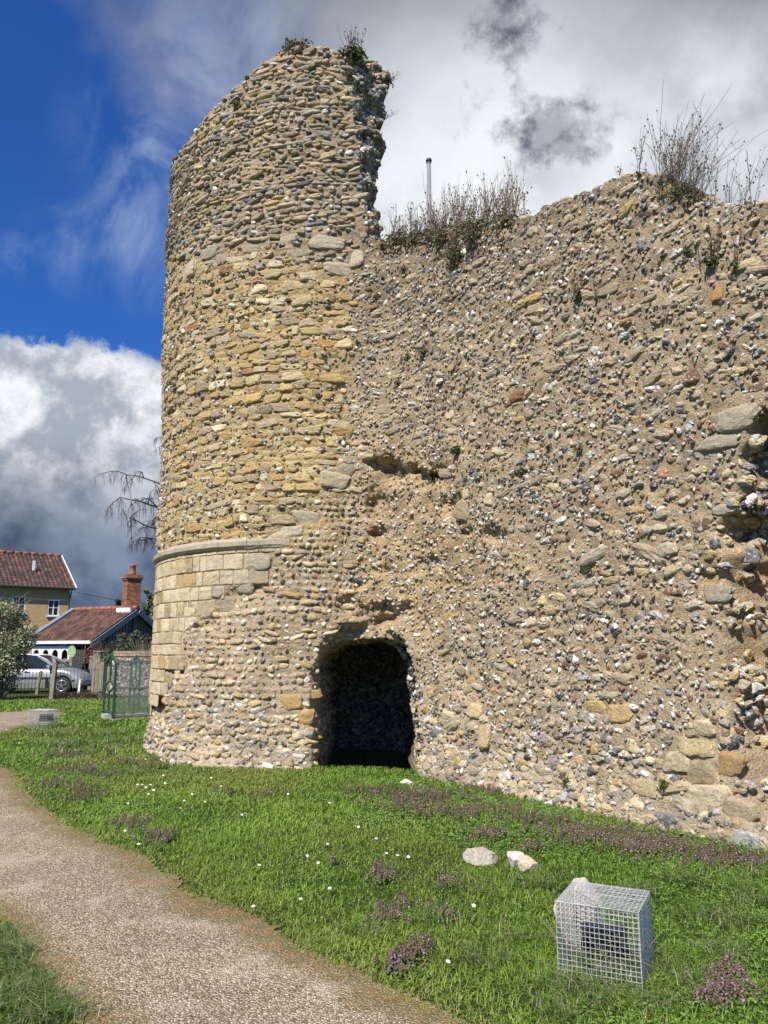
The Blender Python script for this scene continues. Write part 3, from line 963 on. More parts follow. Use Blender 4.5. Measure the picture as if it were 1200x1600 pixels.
# stones of the passage walls behind the opening
fo = lambda i, j, px, py: opening[j, i] > 0.9
n_ = 9000
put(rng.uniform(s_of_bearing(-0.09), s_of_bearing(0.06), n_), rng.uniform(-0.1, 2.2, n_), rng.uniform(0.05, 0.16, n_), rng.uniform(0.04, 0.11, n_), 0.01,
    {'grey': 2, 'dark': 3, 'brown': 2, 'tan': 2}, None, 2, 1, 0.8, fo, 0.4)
fg = lambda i, j, px, py: (gash[j, i] > 0.03) & (cols[i] > s_c1 + 1)
n_ = 3200
put(rng.uniform(s_of_bearing(0.40), s_of_bearing(0.53), n_), rng.uniform(0, 5.5, n_), rng.uniform(0.05, 0.17, n_), rng.uniform(0.04, 0.11, n_), rng.uniform(-0.02, 0.05, n_),
    {'white': 2.0, 'grey': 2.0, 'dark': 1.2, 'brown': 1.0, 'tan': 4.5, 'sand': 3}, None, 3, 1, 1.0, fg, 0.7)
# foot of the wall: pale lumps
n_ = 1000
ff = lambda i, j, px, py: (opening[j, i] < 0.1) & (ash[j, i] < 0.3)
put(rng.uniform(s_tan + 1, s_hi, n_), rng.uniform(-0.05, 0.9, n_), rng.uniform(0.06, 0.17, n_), rng.uniform(0.05, 0.10, n_), rng.uniform(-0.03, 0.005, n_),
    {'sand': 2, 'tan': 3, 'cream': 2.5, 'grey': 1.5, 'white': 1.0, 'gold': 0.4}, (2.6, 6.0), 3, 2, 0.5, ff, 0.35)

# rubble lining the side walls and vault of the passage
jj_, ii_ = np.where((np.abs(op_sd + 2.5) < 1.6) & (ZZ > 0.0) & (ZZ < 3) & front_ok)
q_ = rng.integers(0, len(jj_), 6500); jj_, ii_ = jj_[q_], ii_[q_]
u_ = 0.45 + rng.random(6500) * 3.0
P = base_pts[jj_, ii_] + np.stack([AX[0] * u_, AX[1] * u_, u_ * 0], 1)
Tq = np.tile(np.array([AX[0], AX[1], 0.0]), (6500, 1)) + 0.15 * rng.standard_normal((6500, 3)); Tq /= np.linalg.norm(Tq, axis=1, keepdims=True)
Nq = np.cross(Tq, rng.standard_normal((6500, 3))); Nq /= np.linalg.norm(Nq, axis=1, keepdims=True)
colr, _, _ = colours(6500, {'tan': 5, 'grey': 2, 'brown': 2, 'dark': 2, 'white': 0.6, 'sand': 2})
sz = np.stack([rng.uniform(.03, .09, 6500), rng.uniform(.025, .06, 6500), rng.uniform(.02, .045, 6500)], 1)
for mb_, sel in ((tower_mb, ii_ < i_join), (wall_mb, ii_ >= i_join)):
    add_stones(mb_, P[sel], Tq[sel], np.cross(Nq[sel], Tq[sel]), Nq[sel], sz[sel], rng.uniform(-1, 1, sel.sum()), colr[sel], 1, None, 2)

# stones of the broken top and the broken edge
for (i0, i1, nst) in ((0, first_cl, 900), (first_cl, last_cl, 950), (last_cl, NI - 5, 2200)):
    ii = rng.integers(i0, i1, nst)
    mm = (rng.random(nst) ** 1.5 * (MC - 3)).astype(int) + 1 if i0 != first_cl else rng.integers(1, MC - 1, nst)
    P = cap[mm, ii]
    a_ = cap[np.minimum(mm + 1, MC - 1), ii] - cap[mm - 1, ii]
    b_ = cap[mm, np.minimum(ii + 2, NI - 1)] - cap[mm, np.maximum(ii - 2, 0)]
    Nn = np.cross(b_, a_); L_ = np.linalg.norm(Nn, axis=1, keepdims=True) + 1e-9; Nn /= L_
    Nn *= np.sign(Nn[:, 2:3] + 1e-6) if i0 != first_cl else np.sign(Nn[:, 0:1] + 1e-6)
    Nn += 0.3 * rng.standard_normal(Nn.shape); Nn /= np.linalg.norm(Nn, axis=1, keepdims=True)
    T = np.cross(Nn, np.array([0.1, 0.2, 1.0])); T /= np.linalg.norm(T, axis=1, keepdims=True)
    B = np.cross(Nn, T)
    w_ = rng.uniform(0.06, 0.17, nst); h_ = rng.uniform(0.05, 0.10, nst)
    colr, _, _ = colours(nst, {'grey': 3, 'tan': 4, 'white': 1.4, 'dark': 1.4, 'brown': 0.9, 'slab': 3})
    for mb_, sel in ((tower_mb, ii < i_join), (wall_mb, ii >= i_join)):
        if sel.any():
            add_stones(mb_, P[sel], T[sel], B[sel], Nn[sel], np.stack([w_, h_, h_ * 0.9], 1)[sel] / 2, rng.uniform(-.4, .4, sel.sum()), colr[sel], 1, None, 2)

castle = thing('castle_ruin', 'tall ruined castle tower and side wall of flint and sandstone rubble with an arched opening', 'castle ruin', (CX, CY, 0))


def inplace(mb_, name, mats):
    o = mb_.build(name, mats)
    o.parent = castle; o.matrix_parent_inverse = Matrix.Translation(castle.location).inverted()
    return o


t_o = inplace(tower_mb, 'round_tower', [MORTAR, FLINT, SANDSTONE])
w_o = inplace(wall_mb, 'side_wall', [MORTAR, FLINT, SANDSTONE])

# ashlar facing below the string course
ash_mb = MB()
blocks = []
z_ = 0.06
row_i = 0
while z_ < COURSE - 0.12:
    h = rng.uniform(0.165, 0.25)
    if z_ + h > COURSE - 0.10: h = COURSE - 0.10 - z_
    s_ = 0.2 + (row_i % 2) * 0.14
    while s_ < s_c0:
        wdt = rng.uniform(0.15, 0.38)
        blocks.append((s_ + wdt / 2, z_ + h / 2, wdt - 0.010, h - 0.010))
        s_ += wdt
    z_ += h; row_i += 1
blocks = np.array(blocks)
i_, j_ = locate(blocks[:, 0], blocks[:, 1])
ok = (ash[j_, i_] > 0.55)
blocks, i_, j_ = blocks[ok], i_[ok], j_[ok]
for (bs, bz, bw, bh), i0, j0 in zip(blocks, i_, j_):
    m_ = 7
    u = np.array([-1, -.965, -.9, -.5, -.17, .17, .5, .9, .965, 1]); v = np.array([-1, -.95, -.85, -.4, 0, .4, .85, .95, 1])
    U, V = np.meshgrid(u, v)
    sg = bs + U * bw / 2 * (1 - 0.03 * (np.abs(V) > 0.9)); zg = bz + V * bh / 2 * (1 - 0.03 * (np.abs(U) > 0.9))
    p = plan(sg.reshape(-1)).reshape(U.shape + (2,)); nn = plan_n(sg.reshape(-1)).reshape(U.shape + (2,))
    edge = np.maximum(np.abs(U), np.abs(V))
    out_ = 0.012 + rng.uniform(-0.004, 0.010) - 0.020 * (edge > 0.99) - 0.004 * (edge > 0.93)
    q = np.stack([p[..., 0], p[..., 1], zg], -1)
    out_ = out_ + 0.020 * fbm_np(q * 6 + bs * 13, 3, 44) + 0.009 * fbm_np(q * 25 + bs * 13, 2, 45)
    zj = 0.010 * fbm_np(q * 8 + bs * 5, 2, 46) * (edge > 0.8)
    Vv = np.stack([p[..., 0] + nn[..., 0] * out_, p[..., 1] + nn[..., 1] * out_, zg + zj], -1)
    base_c = np.array(PAL['cream'][rng.integers(0, 3)]) if rng.random() < 0.7 else np.array(PAL['sand'][rng.integers(0, 4)])
    px_b = PX[j0, i0]
    greyer = float(np.clip((px_b - 300) / 80.0, 0, 1))
    base_c = base_c * (1 - 0.75 * greyer) + np.array(PAL['slab'][rng.integers(0, 3)]) * 0.75 * greyer
    ash_mb.grid(Vv, 0, tuple(base_c * rng.uniform(0.86, 1.1)), False)
inplace(ash_mb, 'ashlar_facing', [SANDSTONE])

# string course: one curved moulding laid in lengths
sc_mb = MB()
s_ = 0.3
s_stop = None
for k_ in range(len(cols)):
    if cols[k_] > s_tan + 1 and project(PC[k_, 0], PC[k_, 1], COURSE)[0] > 452: s_stop = cols[k_]; break
prof_sc = [(-0.10, -0.075), (0.025, -0.075), (0.048, -0.050), (0.066, -0.035), (0.070, 0.028), (0.058, 0.045), (0.015, 0.085), (-0.10, 0.10)]
while s_ < s_stop:
    ln = rng.uniform(0.55, 0.95)
    e_ = min(s_ + ln, s_stop)
    sg = np.linspace(s_ + 0.004, e_ - 0.004, max(4, int((e_ - s_) / 0.03)))
    p = plan(sg); nn = plan_n(sg)
    G = np.zeros((len(sg), len(prof_sc) + 0, 3))
    fade = 1 - 0.65 * sstep(s_stop - 0.9, s_stop, sg)
    for q_, (o_, z0_) in enumerate(prof_sc):
        pt = np.stack([p[:, 0], p[:, 1], np.full(len(sg), COURSE + z0_)], -1)
        oo = o_ * (fade if o_ > 0 else 1) + 0.016 * fbm_np(pt * 7, 4, 50 + q_) * (o_ > 0)
        G[:, q_] = pt + np.stack([nn[:, 0] * oo, nn[:, 1] * oo, 0.010 * fbm_np(pt * 5, 3, 80)], -1)
    sc_mb.grid(G, 0, tuple(np.array([0.44, 0.385, 0.285]) * rng.uniform(0.85, 1.08)), False)
    for e2 in (0, -1):
        sc_mb.add(G[e2], [list(range(len(prof_sc)))], 0, (0.36, 0.31, 0.24))
    s_ = e_
inplace(sc_mb, 'string_course', [SANDSTONE])
# ================================================================== ground and path
path_px_right = [(900, 1700), (690, 1600), (620, 1562), (510, 1508), (400, 1450), (270, 1390), (200, 1345), (110, 1298), (60, 1263), (0, 1206), (-60, 1184), (-90, 1166),
                 (-60, 1150), (-8, 1147), (22, 1138), (60, 1128), (98, 1116), (96, 1113)]
path_px_left = [(60, 1111), (0, 1112), (-100, 1114), (-300, 1120), (-420, 1200), (-230, 1320), (-60, 1415), (0, 1448), (60, 1503), (110, 1560), (140, 1610), (190, 1700)]
PATH = np.array([ground_at(*p) for p in path_px_right] + [ground_at(*p) for p in path_px_left])
PIT = np.array([(-1.1, 11.15), (-0.1, 11.05), (0.55, 10.75), (0.95, 15.5), (-1.3, 15.5)])


def hgt(x, y):
    x = np.asarray(x, float); y = np.asarray(y, float)
    p = np.stack([x * 0.35, y * 0.35, x * 0], -1)
    h = 0.035 * fbm_np(p, 2, 200) * np.clip(1 - (np.hypot(x, y - 10) - 30) / 30, 0, 1)
    pit = np.clip(poly_sd(PIT, x, y) / 0.25, 0, 1)
    return h - 0.55 * pit


def path_sd(x, y):
    n1 = fbm_np(np.stack([x * 2.2, y * 2.2, x * 0], -1), 4, 210)
    return poly_sd(PATH, x, y) + 0.10 * n1


def spaced(lo, hi, fine_lo, fine_hi, step, far):
    core_ = np.arange(fine_lo, fine_hi + step / 2, step)
    a = fine_hi + np.cumsum(step * 1.22 ** np.arange(60)); a = a[a < hi]
    b = fine_lo - np.cumsum(step * 1.22 ** np.arange(60)); b = b[b > lo]
    return np.concatenate([[lo], b[::-1], core_, a, [hi]])


gx = spaced(-1500, 1500, -9, 6, 0.11, 0); gy = spaced(-600, 2500, 2, 17, 0.11, 0)
GX, GY = np.meshgrid(gx, gy)
gmb = MB(); gmb.grid(np.stack([GX, GY, hgt(GX, GY)], -1), 0, (0.06, 0.09, 0.03), True)

m = bpy.data.materials.new('turf_soil'); m.use_nodes = True
t = NT(m.node_tree)
co = t.n('ShaderNodeTexCoord').outputs['Object']
n1 = t.noise(co, 1.3, 8, 0.65); n2 = t.noise(co, 30.0, 6, 0.7)
colr_ = t.mix(t.ramp(n2, 0.35, 0.65), (0.030, 0.052, 0.014, 1), (0.085, 0.125, 0.036, 1))
colr_ = t.mix(t.ramp(n1, 0.45, 0.7), colr_, (0.075, 0.090, 0.030, 1))
b = t.n('ShaderNodeBsdfPrincipled'); t.put(b, 'Base Color', colr_); b.inputs['Roughness'].default_value = 0.95
b.inputs['Specular IOR Level'].default_value = 0.1
bp = t.n('ShaderNodeBump'); bp.inputs['Distance'].default_value = 0.05; t.put(bp, 'Height', n2); t.put(b, 'Normal', bp.outputs[0])
t.n('ShaderNodeOutputMaterial', ins={0: b.outputs[0]})
TURF = m
tag(gmb.build('ground', TURF), kind='structure')

# path: worn resin-bound gravel
m = bpy.data.materials.new('bound_gravel'); m.use_nodes = True
t = NT(m.node_tree)
co = t.n('ShaderNodeTexCoord').outputs['Object']
ed = t.n('ShaderNodeSeparateColor'); t.put(ed, 0, t.n('ShaderNodeAttribute', attribute_name='col').outputs['Color'])
warpn = t.n('ShaderNodeTexNoise'); t.put(warpn, 'Vector', co); warpn.inputs['Scale'].default_value = 60
cow = t.vmath('ADD', co, t.vmath('MULTIPLY', warpn.outputs['Color'], (0.012, 0.012, 0.012)).outputs[0]).outputs[0]
vor = t.n('ShaderNodeTexVoronoi', feature='F1'); t.put(vor, 'Vector', cow); vor.inputs['Scale'].default_value = 95.0
sep = t.n('ShaderNodeSeparateColor'); t.put(sep, 0, vor.outputs['Color'])
cr = t.n('ShaderNodeValToRGB'); t.put(cr, 0, sep.outputs[0])
els = cr.color_ramp.elements
els[0].position = 0.0; els[0].color = (0.13, 0.09, 0.06, 1)
els[1].position = 1.0; els[1].color = (0.80, 0.70, 0.58, 1)
for p_, c_ in ((0.20, (0.27, 0.19, 0.125, 1)), (0.45, (0.44, 0.335, 0.235, 1)), (0.62, (0.52, 0.41, 0.30, 1)), (0.82, (0.58, 0.49, 0.39, 1))):
    e_ = els.new(p_); e_.color = c_
gap = t.ramp(vor.outputs['Distance'], 0.30, 0.62)
colr_ = t.mix(t.math('MULTIPLY', gap, 0.75), cr.outputs[0], (0.13, 0.09, 0.06, 1))
big1 = t.ramp(t.noise(co, 0.9, 7, 0.6), 0.3, 0.7, 0.84, 1.16, False)
vm = t.vmath('SCALE', colr_); t.put(vm, 'Scale', big1); colr_ = vm.outputs[0]
pal = t.math('MULTIPLY', t.ramp(t.noise(co, 2.3, 8, 0.65), 0.52, 0.68), 0.4)
colr_ = t.mix(pal, colr_, (0.56, 0.47, 0.38, 1))
moss_n = t.noise(co, 5.0, 7, 0.7)
moss = t.math('MULTIPLY', t.ramp(t.math('ADD', ed.outputs[0], t.math('MULTIPLY', t.math('SUBTRACT', moss_n, 0.5), 0.55)), 0.30, 0.03), 0.85)
fin_n = t.ramp(t.noise(co, 50, 4, 0.7), 0.4, 0.6)
moss = t.math('MULTIPLY', moss, t.math('ADD', t.math('MULTIPLY', fin_n, 0.5), 0.5))
colr_ = t.mix(moss, colr_, t.mix(t.ramp(t.noise(co, 9, 4), 0.4, 0.6), (0.20, 0.115, 0.035, 1), (0.12, 0.105, 0.03, 1)))
colr_ = t.mix(1.0, colr_, (1.22, 1.25, 1.14, 1), 'MULTIPLY')
b = t.n('ShaderNodeBsdfPrincipled'); t.put(b, 'Base Color', colr_); b.inputs['Roughness'].default_value = 0.85
b.inputs['Specular IOR Level'].default_value = 0.3
hgt_ = t.math('SUBTRACT', t.math('MULTIPLY', sep.outputs[1], 0.6), vor.outputs['Distance'])
bp = t.n('ShaderNodeBump'); bp.inputs['Distance'].default_value = 0.010; t.put(bp, 'Height', hgt_); t.put(b, 'Normal', bp.outputs[0])
t.n('ShaderNodeOutputMaterial', ins={0: b.outputs[0]})
GRAVEL = m
px0, px1 = PATH[:, 0].min(), PATH[:, 0].max(); py0, py1 = PATH[:, 1].min(), PATH[:, 1].max()
ax_ = np.arange(max(px0, -16) - 0.2, px1 + 0.2, 0.045); ay_ = np.arange(max(py0, 1.5) - 0.2, py1 + 0.3, 0.045)
AX_, AY_ = np.meshgrid(ax_, ay_)
sdv = path_sd(AX_, AY_)
cen = (sdv[:-1, :-1] + sdv[1:, 1:]) / 2
zz_ = hgt(AX_, AY_) + 0.010
pmb = MB(); pmb.grid(np.stack([AX_, AY_, zz_], -1), 0, np.stack([np.clip(sdv, 0, 1)] * 3, -1), True, cen > -0.07)
tag(pmb.build('path', GRAVEL), kind='structure')


def wall_inside(x, y):
    """points under the castle masonry (the opening stays clear)"""
    ring = np.vstack([curve[::4], [(-4.4, 18)]])
    return poly_sd(ring, x, y)


# ------------------------------------------------------------------ grass
def blades(x, y, h, wd, colr, lean=0.5, droop=0.6, z0=None, yaw=None):
    n = len(x)
    yaw = rng.uniform(0, 2 * math.pi, n) if yaw is None else yaw
    side = np.stack([np.cos(yaw + math.pi / 2), np.sin(yaw + math.pi / 2), np.zeros(n)], 1) * wd[:, None] / 2
    ln = rng.uniform(0.1, lean, n)
    d = np.stack([np.cos(yaw), np.sin(yaw), np.zeros(n)], 1)
    z0 = hgt(x, y) - 0.004 if z0 is None else z0
    base = np.stack([x, y, z0], 1)
    up = np.array([0, 0, 1.0])
    dr = rng.uniform(0.2, 1.0, n) * droop
    p1 = base + (d * (ln * 0.45)[:, None] + up * 0.55) * h[:, None]
    p2 = base + (d * (ln + dr)[:, None] + up * (1.0 - dr * 0.35)[:, None]) * h[:, None]
    V = np.stack([base - side, base + side, p1 - side * 0.85, p1 + side * 0.85, p2], 1)
    o = (np.arange(n) * 5)[:, None]
    q = np.array([[0, 1, 3, 2]]) + o; t3 = np.array([[2, 3, 4]]) + o
    cc = np.repeat(colr, 5, axis=0)
    return V.reshape(-1, 3), q, t3, cc


GRASS_M = leafy('grass_blade', 0.30, 0.5, 0.35)


def in_view(x, y, margin=1.3):
    return (np.abs(x) < y * 0.56 + margin)


def scatter(n, y0, y1, xm=0.0):
    y = rng.uniform(y0, y1, n); wdt = y1 * 0.56 + 1.3
    x = rng.uniform(-wdt, wdt, n)
    k = in_view(x, y)
    return x[k], y[k]


grass = MB()
gm_faces = []
for (y0, y1, per, h0, w0) in ((2.6, 5.0, 7500, 0.040, 0.0036), (5.0, 7.5, 5200, 0.044, 0.0048), (7.5, 11.2, 2900, 0.050, 0.0070), (11.2, 17, 1100, 0.058, 0.011), (17, 27, 380, 0.075, 0.020)):
    area = (y1 - y0) * 2 * (y1 * 0.56 + 1.3)
    n = int(area * per)
    x, y = scatter(n, y0, y1)
    k = (wall_inside(x, y) < 0.02) & (poly_sd(PIT, x, y) < 0.0)
    x, y = x[k], y[k]
    sd = path_sd(x, y)
    k = sd < np.where(rng.random(len(x)) < 0.10, 0.13 * rng.random(len(x)), 0.0)
    x, y, sd = x[k], y[k], sd[k]
    n = len(x)
    p = np.stack([x, y, x * 0], -1)
    c1 = fbm_np(p * 1.1, 3, 301); c2 = fbm_np(p * 6.0, 3, 302); c3 = fbm_np(p * 0.5, 2, 303)
    tuft = np.clip(fbm_np(p * 3.0, 2, 305) * 1.6, -0.4, 1.2)
    k = rng.random(n) < np.clip(0.80 + 0.6 * c2 + 0.3 * sstep(-0.35, 0.0, sd), 0.25, 1)
    x, y, sd, c1, c2, c3, tuft = (q[k] for q in (x, y, sd, c1, c2, c3, tuft)); n = len(x)
    h = h0 * 0.88 * rng.uniform(0.45, 1.35, n) * (1 + 0.35 * c1 + 0.45 * tuft)
    edge = sstep(-0.30, 0.0, sd)
    h *= 1 - 0.30 * edge
    wd = w0 * rng.uniform(0.7, 1.5, n)
    g0 = np.array([0.095, 0.200, 0.018]); g1 = np.array([0.300, 0.450, 0.068]); gy_ = np.array([0.34, 0.33, 0.095]); dry = np.array([0.38, 0.31, 0.16])
    tcol = np.clip(0.45 + 0.5 * c1 + 0.35 * rng.standard_normal(n) * 0.8, 0, 1)[:, None]
    cc = g0 * (1 - tcol) + g1 * tcol
    cc = cc + (gy_ - cc) * np.clip(0.10 + 0.8 * c3 + 0.35 * edge, 0, 0.7)[:, None]
    d_ = rng.random(n) < (0.03 + 0.10 * edge)
    cc[d_] = dry * rng.uniform(0.7, 1.2, (d_.sum(), 1))
    V, q, t3, cc = blades(x, y, h, wd * 1.15, cc, 1.0, 1.0)
    grass.v.append(V); grass.c.append(cc)
    grass.f.append(q + grass.n); grass.fm.append(0); grass.fs.append(False)
    grass.f.append(t3 + grass.n); grass.fm.append(0); grass.fs.append(False)
    grass.n += len(V)
# long coarse tufts
tuft_spots = [(905, 1545), (960, 1530), (1010, 1500), (1040, 1520), (1080, 1545), (930, 1570), (870, 1545), (1130, 1500), (1160, 1400), (1190, 1380), (1180, 1420), (760, 1500), (1030, 1580), (880, 1590),
              (690, 1440), (560, 1460), (30, 1500), (60, 1540), (5, 1470), (20, 1490), (35, 1520), (10, 1530), (45, 1560), (80, 1570), (30, 1580), (60, 1590), (5, 1580), (100, 1595), (0, 1500), (20, 1560), (90, 1590), (1100, 1440), (800, 1470), (740, 1390), (1000, 1400), (850, 1385), (1065, 1385), (110, 1165), (160, 1150),
              (90, 1150), (200, 1160), (130, 1180), (985, 1550), (1150, 1450), (1190, 1350), (660, 1250), (620, 1240), (840, 1285), (1120, 1345)]
for px_, py_ in tuft_spots:
    x0, y0 = ground_at(px_, py_)
    n = 130
    sc_ = np.clip(y0 / 5.0, 0.8, 2.5)
    x = x0 + rng.normal(0, 0.09 * sc_, n); y = y0 + rng.normal(0, 0.07 * sc_, n)
    k = path_sd(x, y) < 0.02
    x, y = x[k], y[k]; n = len(x)
    if n == 0: continue
    cc = np.array([0.10, 0.175, 0.035]) * rng.uniform(0.6, 1.5, (n, 1))
    d_ = rng.random(n) < 0.22
    cc[d_] = np.array([0.45, 0.42, 0.24]) * rng.uniform(0.6, 1.1, (d_.sum(), 1))
    V, q, t3, cc = blades(x, y, rng.uniform(0.06, 0.13, n) * sc_ ** 0.5, rng.uniform(0.0035, 0.006, n) * sc_, cc, 1.1, 1.2)
    grass.v.append(V); grass.c.append(cc)
    grass.f.append(q + grass.n); grass.fm.append(0); grass.fs.append(False)
    grass.f.append(t3 + grass.n); grass.fm.append(0); grass.fs.append(False)
    grass.n += len(V)
print('grass verts', grass.n)
tag(grass.build('grass', GRASS_M), 'short green grass with coarse tufts covering the ground beside the path', 'grass', kind='stuff')


# ------------------------------------------------------------------ clover and dead-nettle
def leaf_quads(mb, c, nrm, size, yaw, colr, mat=0):
    """small pointed leaves: centre, normal, length"""
    n = len(c)
    nrm = nrm / np.linalg.norm(nrm, axis=1, keepdims=True)
    a = np.stack([np.cos(yaw), np.sin(yaw), np.zeros(n)], 1)
    a = a - nrm * np.sum(a * nrm, 1, keepdims=True); a /= np.linalg.norm(a, axis=1, keepdims=True) + 1e-9
    b_ = np.cross(nrm, a)
    s_ = size[:, None]
    V = np.stack([c - a * s_ * 0.5, c + b_ * s_ * 0.38, c + a * s_ * 0.5 - nrm * s_ * 0.15, c - b_ * s_ * 0.38], 1)
    o = (np.arange(n) * 4)[:, None]
    mb.add(V.reshape(-1, 3), np.array([[0, 1, 2, 3]]) + o, mat, np.repeat(colr, 4, axis=0))


def cl_mask(x, y):
    X, Y = project(x, y, x * 0)
    n_ = fbm_np(np.stack([x, y, x * 0], -1) * 1.6, 3, 401)
    near = sstep(1340, 1480, Y) * sstep(820, 1010, X) * 1.1
    wallf = np.exp(-((poly_sd(np.array([ground_at(640, 1225), ground_at(1190, 1345), ground_at(1190, 1400), ground_at(600, 1280)]), x, y)).clip(-9, 0) / 0.35) ** 2) * 0.9
    return near + wallf + 0.9 * n_ - 0.15


clover = MB()
x, y = scatter(120000, 2.7, 12)
k = (wall_inside(x, y) < 0) & (path_sd(x, y) < -0.05) & (poly_sd(PIT, x, y) < 0)
x, y = x[k], y[k]
k = rng.random(len(x)) < np.clip(cl_mask(x, y), 0, 1)
x, y = x[k], y[k]
n = len(x)
base = np.stack([x, y, hgt(x, y) + rng.uniform(0.018, 0.045, n)], 1)
for q_ in range(3):
    ya = rng.uniform(0, 6.28, n) if q_ == 0 else ya + 2.09
    sz = rng.uniform(0.008, 0.015, n) * np.clip(y / 5, 1, 1.8)
    c_ = base + np.stack([np.cos(ya), np.sin(ya), np.zeros(n)], 1) * (sz * 0.5)[:, None]
    nn = np.stack([rng.normal(0, .35, n), rng.normal(0, .35, n), np.ones(n)], 1)
    leaf_quads(clover, c_, nn, sz * 1.15, ya, np.array([0.180, 0.310, 0.065]) * rng.uniform(0.6, 1.4, (n, 1)))
tag(clover.build('clover', GRASS_M), 'bright green clover and small weeds growing through the grass', 'clover', kind='stuff')

nettle = MB()
patches = [(100, 1165, 45, 5), (165, 1168, 30, 4), (95, 1185, 60, 6), (200, 1193, 40, 5), (120, 1205, 40, 6), (150, 1215, 45, 5), (90, 1230, 40, 7), (125, 1240, 25, 6), (130, 1250, 30, 7), (200, 1292, 30, 8),
           (250, 1318, 25, 10), (240, 1200, 30, 6), (350, 1240, 20, 5), (410, 1246, 25, 4), (600, 1240, 40, 7), (640, 1262, 55, 9), (680, 1250, 60, 10), (700, 1275, 60, 8), (780, 1272, 60, 12), (850, 1290, 55, 12),
           (900, 1310, 60, 12), (960, 1310, 60, 14), (1000, 1330, 50, 12), (1050, 1335, 60, 12), (1110, 1350, 50, 14), (590, 1365, 20, 10), (605, 1375, 18, 8), (650, 1250, 50, 8), (700, 1385, 20, 8), (610, 1425, 18, 12), (635, 1415, 14, 9), (600, 1440, 20, 8),
           (640, 1500, 22, 16), (620, 1515, 20, 12), (660, 1480, 14, 8), (1130, 1540, 26, 18), (1150, 1560, 26, 16), (1110, 1570, 24, 14), (560, 1240, 30, 4), (760, 1310, 30, 8), (830, 1330, 20, 5), (1170, 1360, 30, 10), (520, 1350, 10, 5), (690, 1430, 14, 8), (780, 1240, 60, 8)]
for (px_, py_, rx_, ry_) in patches:
    cnt = int(np.clip(rx_ * ry_ / 5.0, 10, 110) * (0.55 if py_ > 1340 and px_ < 1000 or py_ > 1500 else 1.0))
    for q_ in range(cnt):
        a_ = rng.normal(0, 0.62, 2)
        X_, Y_ = px_ + a_[0] * rx_, py_ + a_[1] * ry_
        x0, y0 = ground_at(X_, Y_)
        xa, ya_ = np.array([x0]), np.array([y0])
        if wall_inside(xa, ya_)[0] > -0.03 or path_sd(xa, ya_)[0] > -0.02: continue
        z0 = float(hgt(xa, ya_)[0]); ht = rng.uniform(0.05, 0.11)
        if Y_ > 1400: ht *= 0.85
        nl = 22
        f_ = np.linspace(0.25, 1, nl)
        yw = rng.uniform(0, 6.28) + np.arange(nl) * 1.57 + rng.normal(0, .3, nl)
        sz = 0.020 * (1.25 - 0.6 * f_) * rng.uniform(0.8, 1.3, nl)
        c_ = np.stack([x0 + np.cos(yw) * sz * 0.6, y0 + np.sin(yw) * sz * 0.6, z0 + ht * f_], 1)
        nn = np.stack([np.cos(yw) * 0.5, np.sin(yw) * 0.5, np.ones(nl)], 1)
        purple = np.array([0.190, 0.125, 0.095]); green = np.array([0.13, 0.19, 0.06]); pink = np.array([0.42, 0.27, 0.36])
        cc = green + (purple - green) * np.clip((f_ - 0.35) * 1.8, 0, 1)[:, None]
        cc = cc * rng.uniform(0.7, 1.3, (nl, 1))
        fl_ = (rng.random(nl) < 0.14) & (f_ > 0.5)
        cc[fl_] = pink * rng.uniform(0.7, 1.1)
        leaf_quads(nettle, c_, nn, sz, yw, cc)
        nettle.tube([(x0, y0, z0), (x0, y0, z0 + ht)], 0.0015, 3, 0, (0.12, 0.07, 0.05), cap=False)
tag(nettle.build('dead_nettle', GRASS_M), 'patches of purple dead-nettle flowering in the grass', 'wild flowers', kind='stuff')

# ------------------------------------------------------------------ daisies
PETAL = principled('daisy_petal', (0.80, 0.80, 0.78), 0.6)
YOLK = principled('daisy_centre', (0.65, 0.42, 0.03), 0.7)
dm = MB()
for k_ in range(13):
    a_ = k_ * 2 * math.pi / 13
    u = np.array([math.cos(a_), math.sin(a_), 0.12]); v_ = np.array([-math.sin(a_), math.cos(a_), 0]) * 0.0026
    dm.add([u * 0.003 - v_ * 0.6, u * 0.003 + v_ * 0.6, u * 0.0125 + v_, u * 0.0125 - v_], [[0, 1, 2, 3]], 0)
V0, F0 = ico(1)
dm.add(V0 * np.array([0.0045, 0.0045, 0.003]) + np.array([0, 0, 0.001]), F0, 1)
dm.tube([(0, 0, -0.06), (0.003, 0, -0.03), (0, 0, 0)], 0.0012, 4, 2, (0.1, 0.17, 0.04))
daisy = dm.build('daisy', [PETAL, YOLK, GRASS_M])
spots = [(255, 1212, ''), (203, 1185, ''), (227, 1187, ''), (215, 1226, ''), (222, 1226, ''), (228, 1230, ''), (235, 1226, ''), (240, 1234, ''), (258, 1224, ''), (288, 1250, ''), (200, 1254, ''), (282, 1262, ''),
         (330, 1216, ''), (345, 1228, ''), (118, 1172, ''), (72, 1148, ''), (60, 1107, ''), (383, 1270, ''), (515, 1253, ''), (497, 1345, ''), (512, 1317, ''), (588, 1308, ''), (604, 1330, ''), (621, 1333, ''), (638, 1335, ''), (405, 1350, ''),
         (396, 1413, ''), (515, 1383, ''), (378, 1272, ''), (320, 1252, ''), (300, 1240, ''), (232, 1240, ''), (195, 1300, ''), (216, 1322, ''), (560, 1290, ''), (470, 1400, ''), (450, 1240, ''), (480, 1335, ''), (740, 1410, ''), (700, 1500, ''), (30, 1160, ''), (10, 1140, '')]
spots.sort(key=lambda q: (q[1], q[0]))
daisy_where = []
